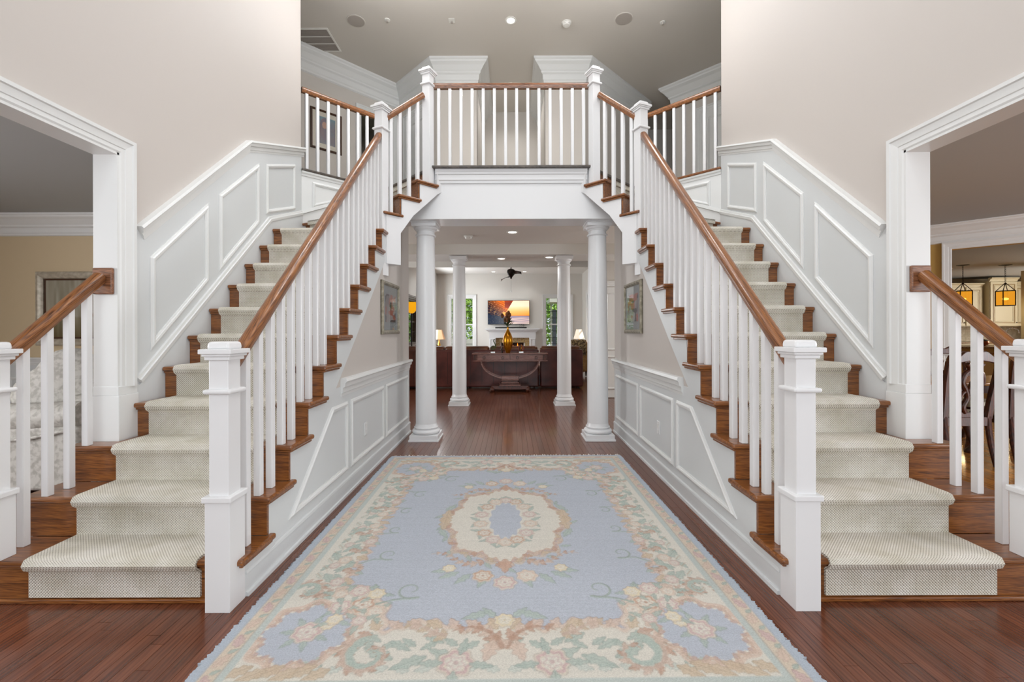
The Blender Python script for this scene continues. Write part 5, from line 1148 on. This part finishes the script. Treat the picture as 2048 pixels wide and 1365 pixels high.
# lamps
def table_lamp(x, y, zt, zb, lab, shade):
    t = thing('table_lamp', lab, 'lamp', (x, y, 0.62), 'great room table lamps')
    MB().lathe(x, y, [(0.07, 0.622), (0.07, 0.64), (0.03, 0.66), (0.05, 0.74), (0.055, 0.82), (0.03, 0.92), (0.012, 0.96), (0.012, zb + 0.05)], 20).build('lamp_base', 'brass', t, smooth=True)
    mb = MB(); N = 6; vs = []; fs = []
    for r, z in ((0.20, zb), (0.10, zt), (0.095, zt), (0.195, zb)):
        for k in range(N): a = 2 * math.pi * k / N + 0.4; vs.append((x + r * math.cos(a), y + r * math.sin(a), z))
    for i in range(4):
        for k in range(N): fs.append((i * N + k, i * N + (k + 1) % N, ((i + 1) % 4) * N + (k + 1) % N, ((i + 1) % 4) * N + k))
    mb.add(vs, fs).build('lamp_shade', shade, t)
    e = thing('end_table', 'small dark round end table under the ' + ('left' if x < 0 else 'right') + ' great room lamp', 'table', (x, y, 0), 'great room end tables')
    MB().lathe(x, y, [(0.24, 0.59), (0.25, 0.60), (0.25, 0.615), (0.24, 0.62)], 24).build('table_top', 'cherry', e); MB().lathe(x, y, [(0.16, 0), (0.16, 0.03), (0.03, 0.06), (0.03, 0.5), (0.08, 0.59)], 16).build('pedestal', 'cherry', e, smooth=True)
    point('lamp_bulb', (x, y, (zt + zb) / 2), 5)
table_lamp(2.16, 13.85, 1.31, 1.01, 'lit pyramid-shade table lamp beside the sunlit right window', 'shade_white')
table_lamp(-2.28, 13.6, 1.31, 1.01, 'table lamp glowing orange beside the left great room window', 'shade_orange')
t = thing('floor_lamp', 'torchiere floor lamp with yellow glass bowl in front of the left dark framed window', 'lamp', (-2.25, 10.35, 0)); lx, ly = -2.30, 9.95
MB().lathe(lx, ly, [(0.13, 0), (0.13, 0.02), (0.03, 0.05), (0.014, 0.1), (0.014, 1.5), (0.03, 1.56), (0.02, 1.66), (0.03, 1.70)], 18).build('lamp_stand', 'black_metal', t, smooth=True)
MB().lathe(lx, ly, [(0.02, 1.68), (0.07, 1.71), (0.13, 1.79), (0.16, 1.88), (0.19, 1.93), (0.185, 1.935), (0.15, 1.88), (0.05, 1.74)], 22, cap=False).build('glass_bowl', 'shade_yellow', t, smooth=True)
MB().box(-2.57, -2.2, 9.2, 11.6, 0.0, 0.0) if False else None
# ================================================================== living room (left): damask sofa
t = thing('damask_sofa', 'white damask sofa with rolled arm seen through the left opening', 'sofa', (-3.9, 4.1, 0))
MB().box(-4.45, -3.35, 3.42, 5.2, 0.04, 0.44).build('sofa_base', 'damask', t, bevel=0.04, seg=3, smooth=True)
MB().box(-3.60, -3.25, 3.40, 5.2, 0.10, 0.78).build('backrest', 'damask', t, bevel=0.09, seg=4, smooth=True)
for y in (3.34, 5.12):
    P = [(-4.46, y + 0.02, 0.62), (-3.36, y + 0.02, 0.62)]
    MB().tube([(-4.50, y + 0.06, 0.60), (-4.2, y + 0.05, 0.61), (-3.7, y + 0.06, 0.62), (-3.36, y + 0.06, 0.64)], [0.105, 0.11, 0.11, 0.105], 18).build('rolled_arm', 'damask', t, smooth=True)
    MB().box(-4.48, -3.34, y - 0.02, y + 0.16, 0.06, 0.56).build('arm_panel', 'damask', t, bevel=0.03, seg=3, smooth=True)
    MB().tube([(-4.50, y - 0.035, 0.52), (-4.1, y - 0.045, 0.44), (-3.7, y - 0.04, 0.47), (-3.36, y - 0.04, 0.54)], 0.012, 8).build('piping', 'damask', t, smooth=True)
MB().box(-4.44, -3.55, 3.5, 5.05, 0.43, 0.57).build('seat_cushion', 'damask', t, bevel=0.05, seg=4, smooth=True)
for x in (-4.4, -3.4):
    for y in (3.46, 5.14): MB().rbox(x, y, 0.03, 0.03, 0, 0.05).build('foot', 'cherry', t)
o = MB().ell((0, 0, 0), (0.30, 0.10, 0.30), 20, 12, lambda d: 1 + 0.22 * (abs(d.x * d.z)) * 2).build('throw_pillow', 'damask', smooth=True, label='plump white damask pillow leaning on the damask sofa arm', cat='pillow')
o.location = (-3.72, 3.62, 0.80); o.rotation_euler = (math.radians(-18), math.radians(38), 0.1)
o = MB().ell((0, 0, 0), (0.26, 0.10, 0.26), 20, 12, lambda d: 1 + 0.22 * (abs(d.x * d.z)) * 2).build('throw_pillow', 'damask', smooth=True, label='second white damask pillow deeper on the damask sofa', cat='pillow')
o.location = (-3.74, 4.4, 0.79); o.rotation_euler = (math.radians(-15), math.radians(10), 1.3)

# ================================================================== dining room (right)
t = thing('dining_table', 'long polished wooden dining table seen through the right opening', 'table', (5.6, 4.85, 0))
MB().box(3.98, 7.4, 4.19, 4.86, 0.735, 0.765).build('table_top', 'dining_table_wood', t, bevel=0.010, seg=3)
MB().box(4.08, 7.28, 4.26, 4.79, 0.655, 0.736).build('apron', 'cherry', t)
for x in (4.20, 7.15):
    for y in (4.36, 4.70): MB().lathe(x, y, [(0.02, 0), (0.03, 0.04), (0.022, 0.12), (0.035, 0.3), (0.05, 0.5), (0.035, 0.6), (0.05, 0.66)], 16).build('leg', 'cherry', t, smooth=True)
def dining_chair(x, y, rz, label):
    # local: back plane at y=0 (facing -y = rear), seat towards +y
    t = thing('dining_chair', label, 'chair', (x, y, 0), 'carved dining chairs'); t.rotation_euler = (0, 0, rz); WL[t.name] = Vector()
    for sg in (-1, 1):
        P = [(sg * 0.215, 0.03, 0.44), (sg * 0.222, 0.01, 0.60), (sg * 0.236, -0.02, 0.80), (sg * 0.245, -0.055, 0.99)]
        MB().sweep(smooth_path(P), [(-0.024, -0.02), (0.024, -0.02), (0.028, 0.0), (0.024, 0.02), (-0.024, 0.02), (-0.028, 0)], (0, 1, 0)).build('stile', 'cherry', t, smooth=True)
        MB().tube(smooth_path([(sg * 0.215, 0.03, 0.46), (sg * 0.215, 0.015, 0.3), (sg * 0.213, -0.01, 0.15), (sg * 0.212, -0.05, 0.0)]), smooth_rad([0.026, 0.024, 0.022, 0.024]), 10).build('leg', 'cherry', t, smooth=True)
        MB().tube(smooth_path([(sg * 0.235, 0.44, 0.43), (sg * 0.262, 0.475, 0.35), (sg * 0.250, 0.46, 0.2), (sg * 0.235, 0.44, 0.09), (sg * 0.245, 0.455, 0.03), (sg * 0.25, 0.47, 0.0)]), smooth_rad([0.040, 0.042, 0.026, 0.018, 0.032, 0.036]), 12).build('leg', 'cherry', t, smooth=True)
        MB().box(sg * 0.225 - 0.014, sg * 0.225 + 0.014, 0.05, 0.44, 0.37, 0.44).build('side_rail', 'cherry', t, bevel=0.004)
    crest = []
    N = 24
    for k in range(N + 1):
        f = k / N * 2 - 1; crest.append((f * 0.275, 0.998 + 0.075 * math.cos(f * math.pi * 0.5) ** 0.8 - 0.018 * math.cos(f * 3 * math.pi) - (0.03 if abs(f) > 0.93 else 0)))
    for k in range(N + 1):
        f = 1 - k / N * 2; crest.append((f * 0.262, 0.945 + 0.05 * math.cos(f * math.pi * 0.5)))
    MB().add([], []).extrude([(a, -0.072, b_) for a, b_ in crest], (0, 0.032, 0)).build('crest_rail', 'cherry', t, bevel=0.006)
    # pierced vase splat: two mirrored S scrolls tied at waist and shoulders
    for sg in (-1, 1):
        P = [(sg * 0.035, 0.005, 0.50), (sg * 0.062, 0.0, 0.56), (sg * 0.030, -0.01, 0.64), (sg * 0.055, -0.018, 0.72), (sg * 0.098, -0.026, 0.79), (sg * 0.080, -0.036, 0.87), (sg * 0.038, -0.043, 0.91), (sg * 0.075, -0.05, 0.965)]
        MB().tube(smooth_path(P), smooth_rad([0.020, 0.024, 0.020, 0.021, 0.024, 0.022, 0.019, 0.022]), 10).build('splat_scroll', 'cherry', t, smooth=True)
        MB().tube(smooth_path([(sg * 0.10, 0.0, 0.50), (sg * 0.115, -0.008, 0.58), (sg * 0.085, -0.014, 0.68), (sg * 0.03, -0.018, 0.72)]), 0.016, 9).build('splat_scroll', 'cherry', t, smooth=True)
    MB().extrude([(-0.03, -0.034, 0.66), (0.03, -0.034, 0.66), (0.045, -0.04, 0.72), (0.02, -0.05, 0.80), (-0.02, -0.05, 0.80), (-0.045, -0.04, 0.72)], (0, 0.03, 0)).build('splat_tie', 'cherry', t, bevel=0.005)
    MB().box(-0.13, 0.13, 0.0, 0.032, 0.455, 0.505).build('splat_shoe', 'cherry', t, bevel=0.004)
    MB().box(-0.215, 0.215, 0.012, 0.048, 0.37, 0.455).build('seat_rail', 'cherry', t, bevel=0.004); MB().box(-0.235, 0.235, 0.42, 0.46, 0.37, 0.44).build('seat_rail', 'cherry', t, bevel=0.004)
    MB().box(-0.225, 0.225, 0.05, 0.45, 0.425, 0.50).build('seat_cushion', 'cushion_cream', t, bevel=0.03, seg=3, smooth=True)
dining_chair(4.29, 4.06, math.radians(2), 'carved cherry dining chair standing nearest the right stair foot')
dining_chair(4.90, 4.00, math.radians(-12), 'carved cherry dining chair at the near table side, second from the stairs')
dining_chair(5.15, 5.10, math.radians(180), 'carved cherry dining chair on the far side of the dining table')
# ================================================================== kitchen beyond
def cabinet(x0, x1, yf, z0, z1, doors, lab, crown=0.09, depth=0.35):
    t = thing('kitchen_cabinet', lab, 'cabinet', ((x0 + x1) / 2, yf + depth / 2, z0), 'cream kitchen cabinets')
    MB().box(x0, x1, yf, yf + depth, z0, z1).build('body', 'cream_cabinet', t)
    MB().sweep([(x0, yf, z1 + crown), (x1, yf, z1 + crown)], [(-0.02, 0), (0.07, 0), (0.07, -0.02), (0.03, -0.05), (0.015, -crown), (-0.02, -crown)], (0, 0, 1)).build('cornice', 'cream_cabinet', t)
    wdt = (x1 - x0) / doors
    for k in range(doors):
        a, b_ = x0 + k * wdt + 0.015, x0 + (k + 1) * wdt - 0.015
        d = MB().box(a, b_, yf - 0.022, yf - 0.001, z0 + 0.02, z1 - 0.02).build('door', 'cream_cabinet', t, bevel=0.004)
        for ins, mt in ((0.075, 'glaze'), (0.115, 'cream_cabinet')):
            MB().sweep([(a + ins, yf - 0.022, z0 + 0.02 + ins), (a + ins, yf - 0.022, z1 - 0.02 - ins), (b_ - ins, yf - 0.022, z1 - 0.02 - ins), (b_ - ins, yf - 0.022, z0 + 0.02 + ins)], [(-0.012, 0), (-0.006, 0.009), (0.006, 0.009), (0.012, 0)], (0, -1, 0), True).build('raised_moulding', mt, d)
        MB().ell((b_ - 0.03, yf - 0.035, z0 + 0.10), (0.014, 0.014, 0.014), 8, 6).build('knob', 'bronze', d)
    return t
cabinet(12.10, 13.06, 12.0, 1.36, 2.46, 2, 'cream glazed wall cabinet pair left of the taller corner cabinet', depth=0.597)
cabinet(13.10, 13.86, 11.86, 1.36, 2.60, 1, 'taller cream glazed wall cabinet behind the right pendant', depth=0.737)
cabinet(13.90, 14.8, 12.0, 1.36, 2.50, 2, 'cream glazed wall cabinet right of the taller corner cabinet', depth=0.597)
cabinet(11.72, 12.5, 9.35, 0.0, 2.62, 1, 'tall cream pantry cabinet at the right edge of the kitchen view', depth=0.6)
MB().box(9.2, 14.995, 11.98, 12.597, 0.0, 0.88).build('base_cabinet_run', 'cream_cabinet', label='cream base cabinet run along the kitchen rear wall', cat='cabinet', bevel=0.004)
MB().box(9.2, 14.995, 11.95, 12.597, 0.8805, 0.92).build('countertop', 'granite', label='granite countertop along the kitchen rear wall', cat='countertop', bevel=0.006)
bs = thing('backsplash', 'cream tile backsplash under the kitchen wall cabinets', 'backsplash', (12, 12.59, 0.92)); k = 0
for i in range(19):
    for j in range(3): MB().box(12.0 + i * 0.15 + 0.002, 12.15 + i * 0.15 - 0.002, 12.585, 12.598, 0.925 + j * 0.145, 1.066 + j * 0.145).build('tile', 'cushion_cream', bs)
t = thing('kitchen_island', 'granite topped kitchen island with olive wood panels', 'kitchen island', (10.2, 9.5, 0))
MB().box(8.7, 10.85, 8.9, 9.7, 0.0, 0.885).build('island_body', 'wall_ochre', t); MB().box(8.6, 10.95, 8.8, 9.8, 0.885, 0.93).build('island_top', 'granite', t, bevel=0.01, seg=3)
for x in (8.9, 9.55, 10.2): MB().sweep([(x, 8.9, 0.15), (x, 8.9, 0.78), (x + 0.5, 8.9, 0.78), (x + 0.5, 8.9, 0.15)], PANEL, (0, -1, 0), True).build('island_panel', 'dining_table_wood', t)
for x in (8.66, 10.89): MB().lathe(x, 8.86, [(0.04, 0), (0.03, 0.2), (0.045, 0.4), (0.03, 0.7), (0.05, 0.885)], 14).build('corner_post', 'cream_cabinet', t, smooth=True)
t = thing('copper_bowl', 'round copper lidded bowl on the kitchen island', 'bowl', (9.95, 9.15, 0.93))
MB().lathe(9.95, 9.15, [(0.05, 0.9305), (0.09, 0.96), (0.11, 1.0), (0.10, 1.03)], 22).build('bowl_body', 'copper', t, smooth=True); MB().lathe(9.95, 9.15, [(0.105, 1.03), (0.08, 1.06), (0.03, 1.075), (0.02, 1.09), (0.03, 1.10), (0.01, 1.12)], 22).build('lid', 'bronze', t, smooth=True)
t = thing('faucet', 'steel gooseneck faucet on the kitchen island', 'faucet', (10.62, 9.3, 0.93))
MB().tube([(10.62, 9.3, 0.9305), (10.62, 9.3, 1.2), (10.64, 9.28, 1.27), (10.70, 9.24, 1.30), (10.76, 9.2, 1.27), (10.78, 9.19, 1.2)], 0.013, 10).build('spout', 'steel', t, smooth=True); MB().lathe(10.62, 9.3, [(0.03, 0.9305), (0.028, 0.96), (0.016, 0.98)], 14).build('faucet_base', 'steel', t)
t = thing('kitchen_plant', 'small potted plant with reddish leaves at the right end of the island', 'plant', (10.83, 9.05, 0.93))
MB().lathe(10.83, 9.05, [(0.05, 0.9305), (0.07, 1.05), (0.065, 1.05), (0.05, 1.0)], 18).build('pot', 'blue_grey', t, smooth=True); rg = random.Random(1)
for k in range(14):
    a = k * 0.9; e = rg.uniform(0.05, 0.11); b_ = Vector((10.83, 9.05, 1.04)); tp = b_ + Vector((e * math.cos(a), e * math.sin(a), rg.uniform(0.06, 0.14))); sd_ = Vector((-math.sin(a), math.cos(a), 0)) * 0.025; md = (b_ + tp) / 2 + Vector((0, 0, 0.03))
    MB().extrude([b_, md + sd_, tp, md - sd_], (0, 0, 0.002)).build('leaf', 'terracotta', t)
def pendant(x, y, lab):
    t = thing('pendant_lantern', lab, 'pendant light', (x, y, 2.0), 'kitchen pendants'); zb, zt = 1.82, 2.15; h = 0.155; an = 0.5
    MB().lathe(x, y, [(0.11, 2.751), (0.11, 2.735), (0.02, 2.72)], 20).build('canopy', 'bronze', t)
    for k in range(9):
        z = 2.70 - k * 0.042; P = [(x + (0.011 * math.cos(q) if k % 2 else 0), y + (0 if k % 2 else 0.011 * math.cos(q)), z + 0.026 * math.sin(q)) for q in [j * math.pi / 5 for j in range(11)]]
        MB().tube(P, 0.0035, 5).build('chain_link', 'bronze', t)
    for k in range(4):
        a = an + k * math.pi / 2; px, py = x + 0.155 * math.cos(a), y + 0.155 * math.sin(a); a2 = a + math.pi / 2; qx, qy = x + 0.155 * math.cos(a2), y + 0.155 * math.sin(a2)
        MB().tube([(x, y, 2.34), (px, py, zt)], 0.008, 6).build('hanger_arm', 'bronze', t); MB().tube([(px, py, zb), (px, py, zt)], 0.010, 6).build('corner_bar', 'bronze', t)
        for z in (zb, zt): MB().tube([(px, py, z), (qx, qy, z)], 0.012, 6).build('frame_bar', 'bronze', t)
        f = 0.94; MB().add([(x + (px - x) * f, y + (py - y) * f, zb + 0.01), (x + (qx - x) * f, y + (qy - y) * f, zb + 0.01), (x + (qx - x) * f, y + (qy - y) * f, zt - 0.01), (x + (px - x) * f, y + (py - y) * f, zt - 0.01)], [(0, 1, 2, 3)]).build('glass_panel', 'shade_amber', t)
    MB().ell((x, y, 1.97), (0.075, 0.03, 0.03), 10, 8).build('bulb', 'bulb_white', t)
    point('pendant_bulb', (x, y, 1.70), 6, (1, 0.75, 0.4))
pendant(10.30, 9.87, 'amber glass lantern pendant on the left above the kitchen island'); pendant(11.27, 9.87, 'amber glass lantern pendant on the right, nearer the tall pantry')
can_light(11.7, 8.8, 2.744, 'oval-looking recessed light in the kitchen ceiling right of the pendants', 30); can_light(10.5, 10.4, 2.744, 'recessed light in the kitchen ceiling behind the left pendant', 30)
spot('dining_fill_spot', (5.4, 4.6, 2.7), 45, 130, (1, 0.86, 0.66))  # added fill spot over the dining table, no fixture

# ================================================================== outside the rear windows
MB().box(-14, 14, 15.4, 40, -0.6, -0.3).build('ground', 'grass', kind='structure'); MB().box(-6, 6, 15.12, 17.2, -0.30, -0.05).build('ground_terrace', 'brick_chair', kind='structure')
def tree(x, y, h, r, lab, seed):
    t = thing('tree', lab, 'tree', (x, y, -0.3), 'garden trees'); rg = random.Random(seed)
    MB().tube([(x, y, -0.3), (x + 0.1, y, h * 0.35), (x - 0.05, y, h * 0.7)], [0.16, 0.12, 0.06], 9).build('trunk', 'bark', t, smooth=True)
    vs = []; fs = []
    for k in range(4800):
        while True:
            d = Vector((rg.uniform(-1, 1), rg.uniform(-1, 1), rg.uniform(-1, 1)))
            if d.length < 1: break
        c = Vector((x + d.x * r, y + d.y * r * 0.8, h * 0.55 + d.z * h * 0.5)); a = Vector((rg.uniform(-1, 1), rg.uniform(-1, 1), rg.uniform(-1, 1))).normalized(); b_ = a.cross(Vector((rg.uniform(-1, 1), rg.uniform(-1, 1), 0.3))).normalized(); q = rg.uniform(0.05, 0.11); n = len(vs)
        vs += [c - a * q, c + b_ * q * 0.5, c + a * q, c - b_ * q * 0.5]; fs.append((n, n + 1, n + 2, n + 3))
    MB().add(vs, fs).build('foliage', 'leaf_green', t, kind='stuff', norm=False)
for i, (x, y, h, r) in enumerate(((-3.0, 19.0, 4.4, 1.6), (-0.9, 20.5, 4.8, 1.7), (1.4, 19.5, 4.2, 1.4), (3.6, 21, 4.6, 1.7), (-5.0, 20.5, 4.8, 1.9), (-5.6, 12.2, 4.0, 1.5))):
    tree(x, y, h, r, ('leafy tree behind the left rear window', 'leafy tree between the rear windows behind the chimney wall', 'leafy tree at the left edge of the right rear window', 'leafy tree behind the porch posts', 'leafy tree at the far left behind the left rear window', 'leafy tree outside the dark framed side window')[i], i)
MB().box(-9, -2.9, 8, 15.4, -0.5, -0.3).build('ground_side', 'grass', kind='structure'); MB().box(2.6, 5.0, 12, 15.4, -0.5, -0.3).build('ground_side_right', 'grass', kind='structure')
pc = thing('porch', 'white porch with blue-grey slats outside the right rear window', 'porch', (2.2, 17.0, -0.05))
MB().box(1.45, 3.6, 16.4, 17.6, 2.35, 2.50).build('porch_ceiling', 'porch_white', pc)
for x in (1.62, 1.88, 2.14, 2.40): MB().box(x, x + 0.17, 17.2, 17.25, -0.05, 2.1).build('slat', 'blue_grey', pc)
for x in (1.55, 1.81, 2.07, 2.33, 2.60): MB().box(x, x + 0.05, 17.17, 17.27, -0.05, 2.35).build('post', 'porch_white', pc)
t = thing('patio_bench', 'pale patio bench outside the left rear window', 'bench', (-1.75, 16.4, -0.05))
MB().box(-2.4, -1.2, 16.1, 16.6, 0.33, 0.42).build('seat', 'mat_grey', t); MB().box(-2.4, -1.2, 16.55, 16.62, 0.42, 0.95).build('backrest', 'porch_white', t)
for x in (-2.35, -1.29):
    for y in (16.13, 16.52): MB().box(x, x + 0.05, y, y + 0.05, -0.05, 0.33).build('leg', 'mat_grey', t)
